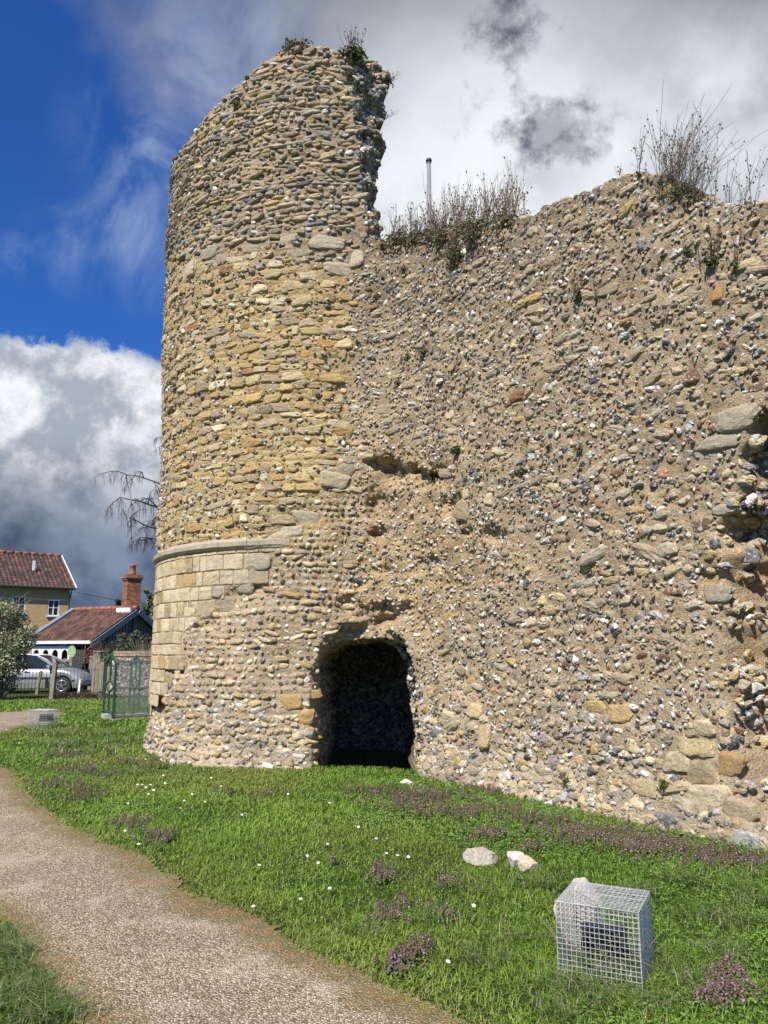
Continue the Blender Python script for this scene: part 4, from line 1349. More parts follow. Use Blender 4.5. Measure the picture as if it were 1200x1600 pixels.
for q_ in spots:
    ng = ('by the far bend of the path' if q_[1] < 1180 else 'on the strip below the tower foot' if q_[0] < 350 and q_[1] < 1265 else 'beside the path edge' if q_[0] < 420 else
          'in front of the arched opening' if q_[1] < 1300 else 'in the open grass middle of the lawn')
    same = [p_ for p_ in spots if True]
    daisy_where.append(ng)
from collections import Counter
cnt_ = Counter(daisy_where); seen_ = Counter()
ORD = ['first', 'second', 'third', 'fourth', 'fifth', 'sixth', 'seventh', 'eighth', 'ninth', 'tenth', 'eleventh', 'twelfth', 'thirteenth', 'fourteenth', 'fifteenth', 'sixteenth', 'seventeenth', 'eighteenth', 'nineteenth', 'twentieth', 'twenty-first', 'twenty-second', 'twenty-third', 'twenty-fourth']
for i_, ng in enumerate(list(daisy_where)):
    daisy_where[i_] = ng + ', ' + ORD[seen_[ng]] + ' from the back'; seen_[ng] += 1
for k_, (px_, py_, _) in enumerate(spots):
    o = daisy if k_ == 0 else daisy.copy()
    if k_: scene.collection.objects.link(o)
    x0, y0 = ground_at(px_, py_, 0.055)
    o.location = (x0, y0, 0.055 + float(hgt(np.array([x0]), np.array([y0]))[0]))
    s_ = 0.95 if y0 < 9 else 1.2
    o.scale = (s_, s_, s_)
    o.rotation_euler = (R(rng.uniform(10, 35)), R(rng.uniform(-15, 15)), rng.uniform(0, 1) )
    tag(o, 'white daisy ' + daisy_where[k_], 'daisy', 'white daisies in the grass')
# ================================================================== free objects in the foreground
ROCK = stone_material('pale_rock', 0.25, 0.010, 0.9, 9.0)
rng = np.random.default_rng(99)
WIRE = principled('galvanised_wire', (0.60, 0.61, 0.62), 0.45, 0.5, 0.2, 30)
BLACKPLASTIC = principled('dark_lamp_housing', (0.035, 0.038, 0.045), 0.45, 0.1)
LAMPGLASS = principled('lamp_glass', (0.10, 0.12, 0.15), 0.08, 0.0, spec=0.9)


def rock(name, label, cat, px, py, w_, d_, h_, col, rz, seed, group=None, loc=None):
    r_ = np.random.default_rng(seed)
    bm = bmesh.new(); bmesh.ops.create_icosphere(bm, subdivisions=5, radius=1.0)
    V = np.array([q.co[:] for q in bm.verts]); F = np.array([[q.index for q in f.verts] for f in bm.faces]); bm.free()
    r = np.ones(len(V))
    for k in range(22):
        dd = r_.standard_normal(3); dd /= np.linalg.norm(dd)
        dot = V @ dd
        r = np.minimum(r, np.where(dot > 0.15, r_.uniform(0.55, 0.97) / np.maximum(dot, 0.15), 9))
    V = V * r[:, None]
    V = V * (1 + 0.09 * fbm_np(V * 1.6 + seed, 4, seed)[:, None] + 0.035 * fbm_np(V * 6 + seed, 3, seed + 1)[:, None])
    V = V * np.array([w_, d_, h_]) / 2 + np.array([0, 0, h_ * 0.30])
    c_, s_ = math.cos(rz), math.sin(rz)
    V = np.stack([V[:, 0] * c_ - V[:, 1] * s_, V[:, 0] * s_ + V[:, 1] * c_, V[:, 2]], 1)
    if loc is None:
        x0, y0 = ground_at(px, py); loc = (x0, y0, float(hgt(np.array([x0]), np.array([y0]))[0]))
    mb_ = MB(); mb_.add(V + np.array(loc), F, 0, col, True)
    o = mb_.build(name, ROCK, None, loc)
    return tag(o, label, cat, group)


rock('rock', 'pale grey lump of fallen masonry, largest and leftmost rock in the near grass', 'rock', 752, 1346, 0.35, 0.24, 0.155, (0.46, 0.41, 0.33), 0.2, 3)
rock('rock', 'white and rust streaked flint nodule lying right of the pale grey lump', 'rock', 806, 1352, 0.15, 0.16, 0.17, (0.62, 0.58, 0.50), 0.5, 8)
rk = rock('rock', 'cream knobbly flint nodule with orange stains, nearest of the fallen rocks', 'rock', 826, 1360, 0.17, 0.15, 0.15, (0.60, 0.50, 0.36), -0.3, 12)
rock('rock', 'cream stone lying against the back of the near wire cage', 'rock', 912, 1430, 0.34, 0.22, 0.45, (0.60, 0.53, 0.42), 0.3, 15, None, (1.10, 4.62, 0.02))
for k_, (px_, py_, w_, lb) in enumerate([(636, 1228, 0.20, 'flat white stone in the grass just right of the arched opening'), (656, 1232, 0.12, 'small white stone right of the flat white one by the opening'),
                                        (614, 1233, 0.08, 'tiny white stone at the left end of the row by the opening'), (700, 1228, 0.09, 'small pale stone at the wall foot beside the dead-nettle')]):
    rock('white_stone', lb, 'stone', px_, py_, w_, w_ * 0.7, w_ * 0.5, (0.62, 0.59, 0.52), k_ * 0.7, 30 + k_, 'white stones near the opening')

# ------------------------------------------------------------------ wire cages with floodlights
def mesh_panel(mb_, o, u, v, lu, lv, pitch, th):
    o, u, v = (np.asarray(q, float) for q in (o, u, v))
    n_ = np.cross(u, v)
    nu, nv = int(round(lu / pitch)), int(round(lv / pitch))
    for k in range(nu + 1):
        p = o + u * (lu * k / nu) + n_ * rng.uniform(-.0012, .0012)
        mb_.bar(p, p + v * lv + u * rng.uniform(-.004, .004), th, th, 0, up=n_)
    for k in range(nv + 1):
        p = o + v * (lv * k / nv) + n_ * th * 0.9
        mb_.bar(p, p + u * lu + v * rng.uniform(-.004, .004), th, th, 0, up=n_)


def cage(name, label, loc, rz, wd, dp_, ht, pitch, th):
    root = thing(name, label, 'wire cage', loc, rz, 'wire cages over floodlights')
    panels = [((-wd / 2, -dp_ / 2, 0), (1, 0, 0), (0, 0, 1), wd, ht), ((-wd / 2, dp_ / 2, 0), (1, 0, 0), (0, 0, 1), wd, ht),
              ((-wd / 2, -dp_ / 2, 0), (0, 1, 0), (0, 0, 1), dp_, ht), ((wd / 2, -dp_ / 2, 0), (0, 1, 0), (0, 0, 1), dp_, ht)]
    for q in panels:
        mb_ = MB(); mesh_panel(mb_, q[0], q[1], q[2], q[3], q[4], pitch, th); mb_.build('mesh_side', WIRE, root)
    mb_ = MB(); mesh_panel(mb_, (-wd / 2, -dp_ / 2, ht), (1, 0, 0), (0, 1, 0), wd, dp_, pitch, th); mb_.build('mesh_top', WIRE, root)
    return root


def floodlight(label, loc, rz, s_=1.0, tilt=25):
    root = thing('floodlight', label, 'floodlight', loc, rz, 'floodlights inside wire cages')
    mb_ = MB()
    a_ = R(tilt); U = (1, 0, 0); V = (0, -math.sin(a_), math.cos(a_)); N = (0, math.cos(a_), math.sin(a_))
    pr = [(-0.12, -0.085), (0.12, -0.085), (0.13, -0.075), (0.13, 0.075), (0.12, 0.085), (-0.12, 0.085), (-0.13, 0.075), (-0.13, -0.075)]
    c0 = np.array([0, 0, 0.16]) * s_
    mb_.prism(np.array(pr) * s_, c0, U, V, N, 0.05 * s_)
    for k in range(7):
        xk = (-0.105 + k * 0.035) * s_
        mb_.box(c0 + np.array(U) * xk - np.array(N) * 0.014 * s_, (0.006 * s_, 0.13 * s_, 0.03 * s_), (U, V, N))
    mb_.build('housing', BLACKPLASTIC, root)
    g = MB(); g.box(c0 + np.array(N) * 0.053 * s_, (0.22 * s_, 0.13 * s_, 0.006 * s_), (U, V, N)); g.build('lens', LAMPGLASS, root)
    br = MB()
    for sx in (-1, 1):
        br.bar((sx * 0.137 * s_, 0, 0.16 * s_), (sx * 0.137 * s_, 0, 0.02), 0.006, 0.03)
    br.bar((-0.14 * s_, 0, 0.02), (0.14 * s_, 0, 0.02), 0.03, 0.006)
    br.build('bracket', BLACKPLASTIC, root)
    return root


cang = math.atan2(-0.45, 0.90)
u_ = np.array([0.894, -0.447]); v_ = np.array([0.447, 0.894])
cc_ = np.array([0.867, 4.166]) + u_ * 0.2 + v_ * 0.19
cage('wire_cage', 'square galvanised wire cage standing in the grass in the right foreground', (cc_[0], cc_[1], 0.0), cang, 0.40, 0.38, 0.36, 0.0235, 0.0025)
floodlight('dark floodlight inside the near wire cage in the foreground', (cc_[0], cc_[1] + 0.02, 0.0), cang + 0.15, 0.85)
fx, fy = ground_at(56, 1138)
cage('wire_cage', 'small wire cage at the far bend of the path beside the grass', (fx, fy + 0.3, 0.0), -0.25, 0.50, 0.40, 0.36, 0.036, 0.003)
floodlight('grey floodlight tilted inside the far wire cage by the path bend', (fx + 0.08, fy + 0.3, 0.0), 0.4, 1.1, 50)
# dry stalks tangled inside and around the near cage
st = MB()
for k in range(46):
    p = np.array([cc_[0] + rng.normal(0, .11), cc_[1] + rng.normal(0, .1), 0.0]); d = rng.normal(0, .09, 2)
    st.tube([p, p + np.array([d[0] * .5, d[1] * .5, rng.uniform(.05, .16)]), p + np.array([d[0] * 1.6, d[1] * 1.6, rng.uniform(.06, .24)])], 0.0016, 3, 0,
            tuple(np.array([0.42, 0.34, 0.20]) * rng.uniform(.5, 1.3)), cap=False)
tag(st.build('dry_stalks', GRASS_M), 'tangle of dry grass stalks inside the near wire cage', 'dry grass', kind='stuff')

# ================================================================== plants growing on the masonry
STEM = leafy('dry_stem', 0.1, 0.8, 0.2)


def stem_bunch(name, label, base_pts_, n, hlo, hhi, spread, green, colr, cat='plant', group='plants rooted in the ruin', lean=(0, 0), thick=0.004, head=True, gsize=0.035, branchy=1.0, mass=1.0):
    """bunch of wiry stems with side twigs and a tuft of narrow leaves"""
    base_pts_ = np.atleast_2d(base_pts_)
    if n <= 12: base_pts_ = base_pts_[:1]
    loc = base_pts_.mean(0)
    root = thing(name, label, cat, tuple(loc), 0, group)
    mb_ = MB()
    for k in range(n):
        b0 = base_pts_[rng.integers(0, len(base_pts_))] - loc + rng.normal(0, 0.05 * spread, 3) * np.array([1, 1, 0.2]) * (1 if n > 12 else 0.12)
        h_ = rng.uniform(hlo, hhi)
        ln = rng.normal(0, 0.22, 2) * spread + np.array(lean)
        cv = rng.normal(0, 0.09, (5, 3)) * h_
        tt_ = np.linspace(0, 1, 6)
        pts = [b0 + np.array([ln[0] * t_ ** 1.3, ln[1] * t_ ** 1.3, t_ * (1 - 0.1 * abs(ln[0]))]) * h_ + (cv[min(i, 4)] * 0.35 * t_ if i else 0) for i, t_ in enumerate(tt_)]
        cc = np.array(colr) * rng.uniform(0.6, 1.35)
        mb_.tube(pts, np.linspace(thick, thick * 0.45, 6), 3, 0, cc, cap=False)
        for q in range(int(rng.integers(1, 5) * branchy)):
            i = rng.integers(2, 5); p = np.array(pts[i]); d = rng.normal(0, 0.5, 3); d[2] = abs(d[2]) + 0.7; d /= np.linalg.norm(d)
            e = p + d * h_ * rng.uniform(0.10, 0.26)
            mb_.tube([p, (p + e) / 2 + rng.normal(0, .01, 3), e], [thick * 0.5, thick * 0.45, thick * 0.35], 3, 0, cc, cap=False)
            if head and rng.random() < 0.55:
                V0_, F0_ = ICO2
                mb_.add(V0_ * thick * rng.uniform(1.4, 2.6) * np.array([1, 1, 1.5]) + e, F0_, 0, cc * 0.7)
    mb_.add(ICO2[0] * 0.016 + base_pts_[0] - loc, ICO2[1], 0, np.array(colr) * 0.8)
    mb_.build('stems', STEM, root)
    if green > 0:
        lf = MB(); m_ = green
        b0 = base_pts_[rng.integers(0, len(base_pts_), m_)] - loc
        d = rng.standard_normal((m_, 3)); d[:, 1] = -abs(d[:, 1]); d[:, 2] += 0.5; d /= np.linalg.norm(d, axis=1, keepdims=True)
        c_ = b0 + d * rng.uniform(0.01, gsize * 2.6 * mass, (m_, 1)) * np.array([1.3, 1, 0.9])
        yaw = rng.uniform(0, 6.28, m_)
        gc = np.array([0.085, 0.115, 0.042]) * rng.uniform(0.5, 1.6, (m_, 1))
        dr_ = rng.random(m_) < (0.2 if mass == 1.0 else 0.6); gc[dr_] = np.array([0.15, 0.12, 0.075]) * rng.uniform(0.6, 1.5, (dr_.sum(), 1))
        leaf_quads(lf, c_, d + rng.normal(0, .5, (m_, 3)), rng.uniform(0.5, 1.3, m_) * gsize, yaw, gc)
        lf.build('leaves', GRASS_M, root)
    return root


def on_wall(px, py, out_=0.02):
    s_, z_, i_, j_ = px_to_sz(px, py)
    p = POS[j_, i_]
    return np.array([p[0] + NC_[i_, 0] * out_, p[1] + NC_[i_, 1] * out_, p[2]])


def on_top(px, back=0.3):
    """points along the wall top around a pixel column"""
    best = None
    o = []
    for q in px:
        X, Y = project(PC[:, 0], PC[:, 1], Hc)
        okc = (cols > s_c1 + 0.02) if q > 604 else (cols > s_tan + .4) & (cols < s_c0)
        i = int(np.argmin(np.abs(X - q) + np.where(okc, 0, 1e6)))
        m_ = int(rng.uniform(0, back) / TH * MC)
        o.append(cap[m_, i] + np.array([0, 0, -0.01]))
    return np.array(o)


GREYB = (0.15, 0.115, 0.075)
stem_bunch('wall_plant', 'broad thicket of dry wiry stems on the wall top right of the flagpole', on_top(np.linspace(672, 800, 30)), 240, 0.35, 0.85, 0.8, 2600, (0.19, 0.145, 0.09), lean=(0.08, 0), thick=0.0042, gsize=0.045, mass=1.7)
stem_bunch('wall_plant', 'bushy dry stems filling the low corner between broken tower and flagpole', on_top(np.linspace(612, 672, 16)), 150, 0.25, 0.68, 0.8, 1900, GREYB, lean=(0.05, 0), thick=0.0040, gsize=0.05, mass=1.6)
stem_bunch('wall_plant', 'tall clump of upright dry stems on the highest hump of the wall', on_top(np.linspace(1030, 1072, 14)), 120, 0.35, 0.88, 1.25, 900, GREYB, lean=(0.30, 0), thick=0.0034, gsize=0.035, mass=1.3)
stem_bunch('wall_plant', 'sparse tall dry stems leaning right of the hump near the photo edge', on_top(np.linspace(1082, 1175, 12)), 26, 0.3, 0.62, 0.9, 120, (0.12, 0.09, 0.06), lean=(0.15, 0), thick=0.0034)
stem_bunch('wall_plant', 'few thin stems standing just left of the tall clump on the hump', on_top([998, 1005, 1012, 1018]), 9, 0.35, 0.62, 0.5, 30, GREYB, lean=(0.05, 0), thick=0.003)
stem_bunch('wall_plant', 'two thin twigs on the rising wall top left of the hump', on_top([958, 965]), 4, 0.15, 0.26, 0.5, 0, GREYB, thick=0.003)
stem_bunch('wall_plant', 'dark green tuft with upright twigs on the top right corner of the tower', on_top(np.linspace(548, 556, 6), 0.35) + np.array([0.06, 0, 0.0]), 34, 0.25, 0.62, 0.7, 500, (0.11, 0.085, 0.06), thick=0.0045, gsize=0.07)
stem_bunch('wall_plant', 'pale dry grass tuft on the crest of the tower', on_top(np.linspace(455, 478, 7)), 40, 0.08, 0.30, 0.8, 260, (0.34, 0.29, 0.16), thick=0.004, head=False, gsize=0.06)
e_pt = cap[MC - 6, first_cl + 40]
for frac, lb, n_, l_ in ((0.10, 'twiggy plant jutting from the broken tower edge near its top', 12, 0.35), (0.28, 'thin bent twigs hanging from the upper part of the broken edge', 8, 0.32),
                         (0.45, 'short bare twigs halfway down the broken tower edge', 6, 0.25)):
    q = cap[MC - 5, int(first_cl + frac * (last_cl - first_cl))]
    stem_bunch('edge_plant', lb, q, n_, l_ * 0.4, l_, 1.0, 60 if frac < 0.2 else 20, (0.12, 0.09, 0.06), lean=(0.9, 0), thick=0.0045, gsize=0.05)
for px_, py_, n_, g_, hl, hh, lb in (
        (905, 462, 16, 420, 0.10, 0.36, 'green and brown plant on the upper side wall below the rising top'),
        (935, 470, 5, 30, 0.15, 0.4, 'dead drooping stalks right of the green plant on the upper wall'),
        (1112, 412, 20, 330, 0.12, 0.42, 'brown twiggy plant with green base under the hump at the right'),
        (1150, 418, 9, 90, 0.12, 0.45, 'thin brown plant near the right photo edge below the wall top'),
        (1075, 395, 5, 90, 0.06, 0.2, 'small dark tuft left of the brown twiggy plant under the hump'),
        (712, 405, 60, 1300, 0.10, 0.40, 'dark thick mat of dry growth hanging lowest below the thicket on the wall top'),
        (690, 380, 45, 800, 0.15, 0.50, 'dry growth hanging on the wall face under the flagpole'),
        (740, 378, 40, 700, 0.15, 0.50, 'brown scrub on the wall face right of the flagpole'),
        (663, 552, 8, 300, 0.05, 0.26, 'small green tuft on the middle of the wall above a drooping twig'),
        (638, 560, 5, 110, 0.04, 0.2, 'pale green sprig just left of the middle tuft'),
        (622, 601, 3, 90, 0.03, 0.10, 'tiny green sprig below and left of the middle tuft'),
        (632, 424, 3, 110, 0.03, 0.10, 'bright green sprig below the corner of tower and wall'),
        (600, 390, 5, 170, 0.04, 0.16, 'green cushion at the foot of the broken tower edge'),
        (592, 468, 3, 120, 0.03, 0.10, 'grey green sprig on the joint of tower and wall'),
        (560, 540, 2, 60, 0.03, 0.08, 'tiny sprig low on the joint of tower and wall'),
        (715, 704, 2, 900, 0.02, 0.06, 'round dark green cushion plant in the middle of the wall'),
        (662, 742, 14, 500, 0.05, 0.20, 'grey green plant rooted over the dark hollow in the wall'),
        (815, 738, 2, 160, 0.03, 0.08, 'small green tuft right of the round cushion plant'),
        (860, 700, 2, 90, 0.03, 0.08, 'yellowish moss tuft on the wall right of the middle'),
        (908, 705, 2, 90, 0.03, 0.09, 'yellow green moss streak further right on the wall'),
        (920, 893, 2, 110, 0.03, 0.06, 'small green sprig on the lower right part of the wall'),
        (1042, 1225, 3, 160, 0.03, 0.10, 'dark green sprig near the foot of the wall at the right'),
        (890, 1222, 3, 120, 0.03, 0.10, 'brown green sprig at the wall foot above the dead-nettle'),
        (1152, 1042, 4, 160, 0.03, 0.10, 'green leafy sprig inside the gash at the right edge'),
        (375, 170, 8, 420, 0.05, 0.22, 'green tuft on the upper left face of the tower'),
        (276, 302, 2, 120, 0.03, 0.08, 'small moss tuft on the left silhouette of the tower'),
        (548, 128, 8, 320, 0.05, 0.2, 'moss and dry tuft on the face just under the tower corner')):
    stem_bunch('wall_plant' if py_ < 1150 else 'foot_plant', lb, on_wall(px_, py_) if py_ > 130 else on_wall(px_, py_, 0.04), n_, hl, hh, 1.0, g_, GREYB, lean=(0, -0.25), thick=0.0035, gsize=0.026 if g_ < 250 else 0.030, mass=2.6 if g_ in (1300, 800, 700) else 1.0)

# flagpole rising behind the wall
root = thing('flagpole', 'slim white pole topped by a dark ball, rising behind the side wall', 'flagpole', (at(670, 255, 13.6).x, 13.6, 0))
ptop = at(670, 256, 13.6).z
WHITEP = principled('pole_paint', (0.24, 0.24, 0.24), 0.5, 0.1, 0.1)
mb_ = MB(); mb_.tube([(0, 0, 0), (0, 0, 4), (0, 0, ptop)], [0.05, 0.045, 0.040], 12, 0, cap=True); mb_.tube([(0, 0, ptop), (0, 0, ptop + 0.02)], 0.045, 12); mb_.build('pole', WHITEP, root)
mb_ = MB(); V0, F0 = ICO3; mb_.add(V0 * 0.060 + np.array([0, 0, ptop + 0.065]), F0, 0, (0, 0, 0), True); mb_.build('finial', BLACKPLASTIC, root)
rng = np.random.default_rng(123)
GREEN = principled('green_paint', (0.028, 0.090, 0.058), 0.5, 0.2, 0.25, 12)
STEEL = principled('weathered_steel', (0.33, 0.36, 0.36), 0.45, 0.6, 0.2, 12)
IRON = principled('iron', (0.10, 0.105, 0.105), 0.55, 0.5, 0.2, 12)
WOODG = principled('grey_wood', (0.24, 0.205, 0.155), 0.85, 0, 0.35, 6, 0.004, 30)
WOODP = principled('pale_deck_wood', (0.42, 0.35, 0.25), 0.85, 0, 0.3, 8, 0.004, 30)
WOODD = principled('dark_stained_wood', (0.045, 0.05, 0.045), 0.8, 0, 0.3, 6)
WHITE = principled('white_gloss', (0.74, 0.75, 0.76), 0.4, 0, 0.06)
OCHRE = principled('ochre_render', (0.50, 0.325, 0.150), 0.9, 0, 0.10, 2.5, 0.002, 60)
GREYR = principled('grey_render', (0.205, 0.180, 0.145), 0.9, 0, 0.15, 3)
BARGE = principled('grey_barge_board', (0.20, 0.225, 0.25), 0.6, 0, 0.1)
GLASS = principled('window_glass', (0.02, 0.025, 0.03), 0.05, 0, spec=0.4)
TILE = principled('clay_pantile', rough=0.8, var=0.25, vscale=5.0, attr=True)
BRICKC = principled('brick_faces', rough=0.9, var=0.2, vscale=18.0, attr=True)
CONCRETE = principled('concrete', (0.42, 0.38, 0.32), 0.9, 0, 0.15, 8)


def unit(v):
    v = np.asarray(v, float); return v / np.linalg.norm(v)


def pantiles(mb_, O, U, V, lu, lv, tw=0.24, th_=0.31, pal=((0.090, 0.046, 0.036), (0.070, 0.040, 0.033), (0.125, 0.060, 0.043), (0.045, 0.033, 0.030)), amp=0.036):
    """roof slope of S-shaped tiles; O eave corner, U along eave, V up the slope"""
    O, U, V = np.asarray(O, float), unit(U), unit(V)
    N = np.cross(U, V); N *= np.sign(N[2])
    nu, nv = int(round(lu / tw)), int(round(lv / th_))
    su = np.linspace(0, nu, nu * 6 + 1)
    wave = amp * np.cos(su * 2 * math.pi) + 0.35 * amp * np.cos(su * 4 * math.pi + 0.6)
    for r in range(nv):
        a, b_ = r * lv / nv, (r + 1.12) * lv / nv
        zz2 = np.array([0.026, 0.002])
        P = O + U * (su / nu * lu)[:, None]
        lo = P + V * a + N * (wave + 0.022)[:, None]; hi = P + V * min(b_, lv) + N * (wave - 0.004)[:, None]
        lip = P + V * a + N * (wave * 0.5 - 0.02)[:, None]
        tc_ = np.array(pal)[rng.integers(0, len(pal), nu + 1)] * rng.uniform(0.75, 1.25, (nu + 1, 1))
        cc = tc_[np.minimum((su + 0.5).astype(int), nu)]
        mb_.grid(np.stack([lip, lo, hi]), 0, np.stack([cc * 0.8, cc, cc]), False)


def brick_box(mb_, c, d, ax, bw=0.225, bh=0.075, pal=((0.30, 0.115, 0.065), (0.24, 0.09, 0.055), (0.36, 0.16, 0.09), (0.20, 0.09, 0.06))):
    """box of real courses: bricks slightly proud of a mortar core"""
    c = np.asarray(c, float); A = np.asarray(ax, float); d = np.asarray(d, float)
    mb_.box(c, d - np.array([.012, .012, .004]), A, 0, (0.33, 0.29, 0.24))
    n = int(round(d[2] / bh)); hh_ = d[2] / n
    for r in range(n):
        z_ = -d[2] / 2 + (r + .5) * hh_
        for side in range(4):
            L_, off, a_, b_ = (d[0], d[1] / 2, A[0], A[1]) if side % 2 == 0 else (d[1], d[0] / 2, A[1], A[0])
            sg = 1 if side < 2 else -1
            m_ = max(1, int(round(L_ / bw)))
            st_ = -L_ / 2 - (r % 2) * L_ / m_ / 2
            while st_ < L_ / 2 - 0.01:
                e_ = min(st_ + L_ / m_, L_ / 2); s0_ = max(st_, -L_ / 2)
                if e_ - s0_ > 0.02:
                    mb_.box(c + a_ * (s0_ + e_) / 2 + b_ * sg * (off - 0.012) + A[2] * z_, (e_ - s0_ - 0.010, 0.028, hh_ - 0.010), (a_, b_, A[2]), 0, np.array(pal[rng.integers(0, len(pal))]) * rng.uniform(.8, 1.15))
                st_ += L_ / m_


Z = np.array([0, 0, 1.0])


def wall_panel(mb_, O, U, lu, lv, th_, openings=(), col=(0.5, 0.5, 0.5)):
    """upright wall with real window holes; openings (u0, u1, v0, v1)"""
    O = np.asarray(O, float); U = unit(U); N = np.cross(U, Z)
    us = sorted({0, lu, *[q for o in openings for q in o[:2]]}); vs = sorted({0, lv, *[q for o in openings for q in o[2:]]})
    for a, b_ in zip(us[:-1], us[1:]):
        for c_, d_ in zip(vs[:-1], vs[1:]):
            if any(o[0] <= a and b_ <= o[1] and o[2] <= c_ and d_ <= o[3] for o in openings): continue
            mb_.box(O + U * (a + b_) / 2 + Z * (c_ + d_) / 2 - N * th_ / 2, (b_ - a, th_, d_ - c_), (U, N, Z), 0, col)


def window(parent, base, O, U, u0, u1, v0, v1, rows_=2, cols_=2):
    """casement in a wall hole, coordinates relative to the parent's base"""
    U = unit(U); N = np.cross(U, Z); O = np.asarray(O, float) - np.asarray(base)
    fr = MB(); w_ = 0.065
    P = lambda u, v, n=-0.05: O + U * u + Z * v + N * n
    for u in (u0 + w_ / 2, u1 - w_ / 2): fr.bar(P(u, v0), P(u, v1), w_, 0.07, up=N)
    for v in (v0 + w_ / 2, v1 - w_ / 2): fr.bar(P(u0 + w_, v), P(u1 - w_, v), 0.07, w_)
    for k in range(1, cols_):
        u = u0 + (u1 - u0) * k / cols_; fr.bar(P(u, v0 + w_), P(u, v1 - w_), w_ * 0.9, 0.066, up=N)
    for k in range(1, rows_):
        v = v0 + (v1 - v0) * k / rows_; fr.bar(P(u0 + w_, v, -0.048), P(u1 - w_, v, -0.048), 0.05, 0.035)
    f = fr.build('window', WHITE, parent)
    g = MB(); g.box(P((u0 + u1) / 2, (v0 + v1) / 2, -0.075), (u1 - u0 - w_, 0.012, v1 - v0 - w_), (U, N, Z)); g.build('pane', GLASS, f)
    s_ = MB(); s_.box(P((u0 + u1) / 2, v0 - 0.03, 0.03), (u1 - u0 + 0.14, 0.16, 0.06), (U, N, Z)); s_.build('sill', WHITE, f)


# ------------------------------------------------------------------ ochre house
D_H = 48.0
cnr = np.array([at(107, 960, D_H).x, D_H, 0.0])
hu = unit((0.80, 0.60, 0)); hv = unit((-0.60, 0.80, 0))           # along the front (rightwards), into the house
LH, WH = 13.0, 7.6
eave = 5.62; 
house = thing('brick_house', 'ochre rendered two storey house with a red pantile roof at the far left', 'house', tuple(cnr))
O0 = cnr - hu * LH


def u_at(px, O_, U_):
    """distance along a wall line where a pixel column meets it"""
    s_ = (px - 600) / FOCAL
    # x = s * y * k, k from pitch at roof height (small), solve in plan
    k = math.cos(PITCH) + (4.5 - EYE) / D_H * math.sin(PITCH)
    s_ = s_ * k
    return (s_ * O_[1] - O_[0]) / (U_[0] - s_ * U_[1])


ua, ub = u_at(19, O0, hu), u_at(40, O0, hu)
uc, ud = u_at(75, O0, hu), u_at(93, O0, hu)
z0w = at(84, 962, D_H - 1).z; z1w = at(84, 936, D_H - 1).z
wins = [(ua, ub, z0w + 0.12, z1w + 0.12), (uc, ud, z0w, z1w)]
mb_ = MB(); wall_panel(mb_, O0 - cnr, hu, LH, eave, 0.25, wins)
# side and back walls
mb_.box((hv * WH / 2) - hu * 0.125 + Z * eave / 2, (0.25, WH - 0.5, eave), (hu, hv, Z))
gz = 2.25
mb_.prism([(0.1, 0), (WH - 0.1, 0), (WH / 2, gz)], (0, 0, eave) - hu * 0.2, hv, Z, hu, 0.2)
mb_.box((hv * WH) - hu * LH / 2 + Z * eave / 2, (LH, 0.25, eave), (hu, hv, Z))
mb_.box((hv * WH / 2) - hu * (LH - 0.125) + Z * eave / 2, (0.25, WH - 0.5, eave), (hu, hv, Z))
mb_.build('wall', OCHRE, house)
for q in wins: window(house, cnr, O0, hu, *q)
pt = MB()
slope = unit(hv * (WH / 2) + Z * gz); ls = math.hypot(WH / 2, gz) + 0.35
pantiles(pt, -hu * (LH + .2) - slope * 0.35 + Z * (eave + 0.02), hu, slope, LH + 0.45, ls, 0.26, 0.34)
slope2 = unit(-hv * (WH / 2) + Z * gz)
pantiles(pt, hv * WH - hu * (LH + .2) - slope2 * 0.35 + Z * (eave + 0.02), hu, slope2, LH + 0.45, ls, 0.4, 0.6)
for k in range(28):
    pt.tube([hv * WH / 2 - hu * (LH + .2) + hu * ((LH + .45) * k / 28) + Z * (eave + gz + 0.03), hv * WH / 2 - hu * (LH + .2) + hu * ((LH + .45) * (k + .98) / 28) + Z * (eave + gz + 0.05)], 0.11, 7, 0, np.array((0.25, 0.1, 0.06)) * rng.uniform(.7, 1.2))
rf = pt.build('roof', TILE, house)
vg = MB(); e0 = hu * 0.27 - slope * 0.38 + Z * (eave - 0.0); vg.bar(e0, e0 + slope * (ls + 0.03), 0.07, 0.20, up=np.cross(slope, hu))
vg.bar(hv * WH + hu * 0.27 - slope2 * 0.38 + Z * eave, hv * WH + hu * 0.27 - slope2 * 0.38 + Z * eave + slope2 * ls, 0.07, 0.20, up=np.cross(slope2, hu))
vg.build('verge_board', WHITE, rf)
gt = MB(); g0 = -hu * (LH + .2) - hv * 0.36 + Z * (eave - 0.20); gt.tube([g0, g0 + hu * (LH + .4)], 0.065, 8)
gt.tube([hu * 0.02 - hv * 0.33 + Z * (eave - .22), hu * 0.0 - hv * 0.2 + Z * (eave - .6), -hu * 0.02 - hv * 0.07 + Z * (eave - .9), -hu * 0.02 - hv * 0.07 + Z * 0.2], 0.045, 6)
gt.build('gutter', IRON, house)
vt = MB(); vc = -hu * 1.9 + slope * 1.75 + Z * (eave + 0.12) ; vt.box(vc + Z * 0.28, (0.14, 0.14, 0.62), (hu, hv, Z)); vt.build('roof_vent', WHITE, rf)
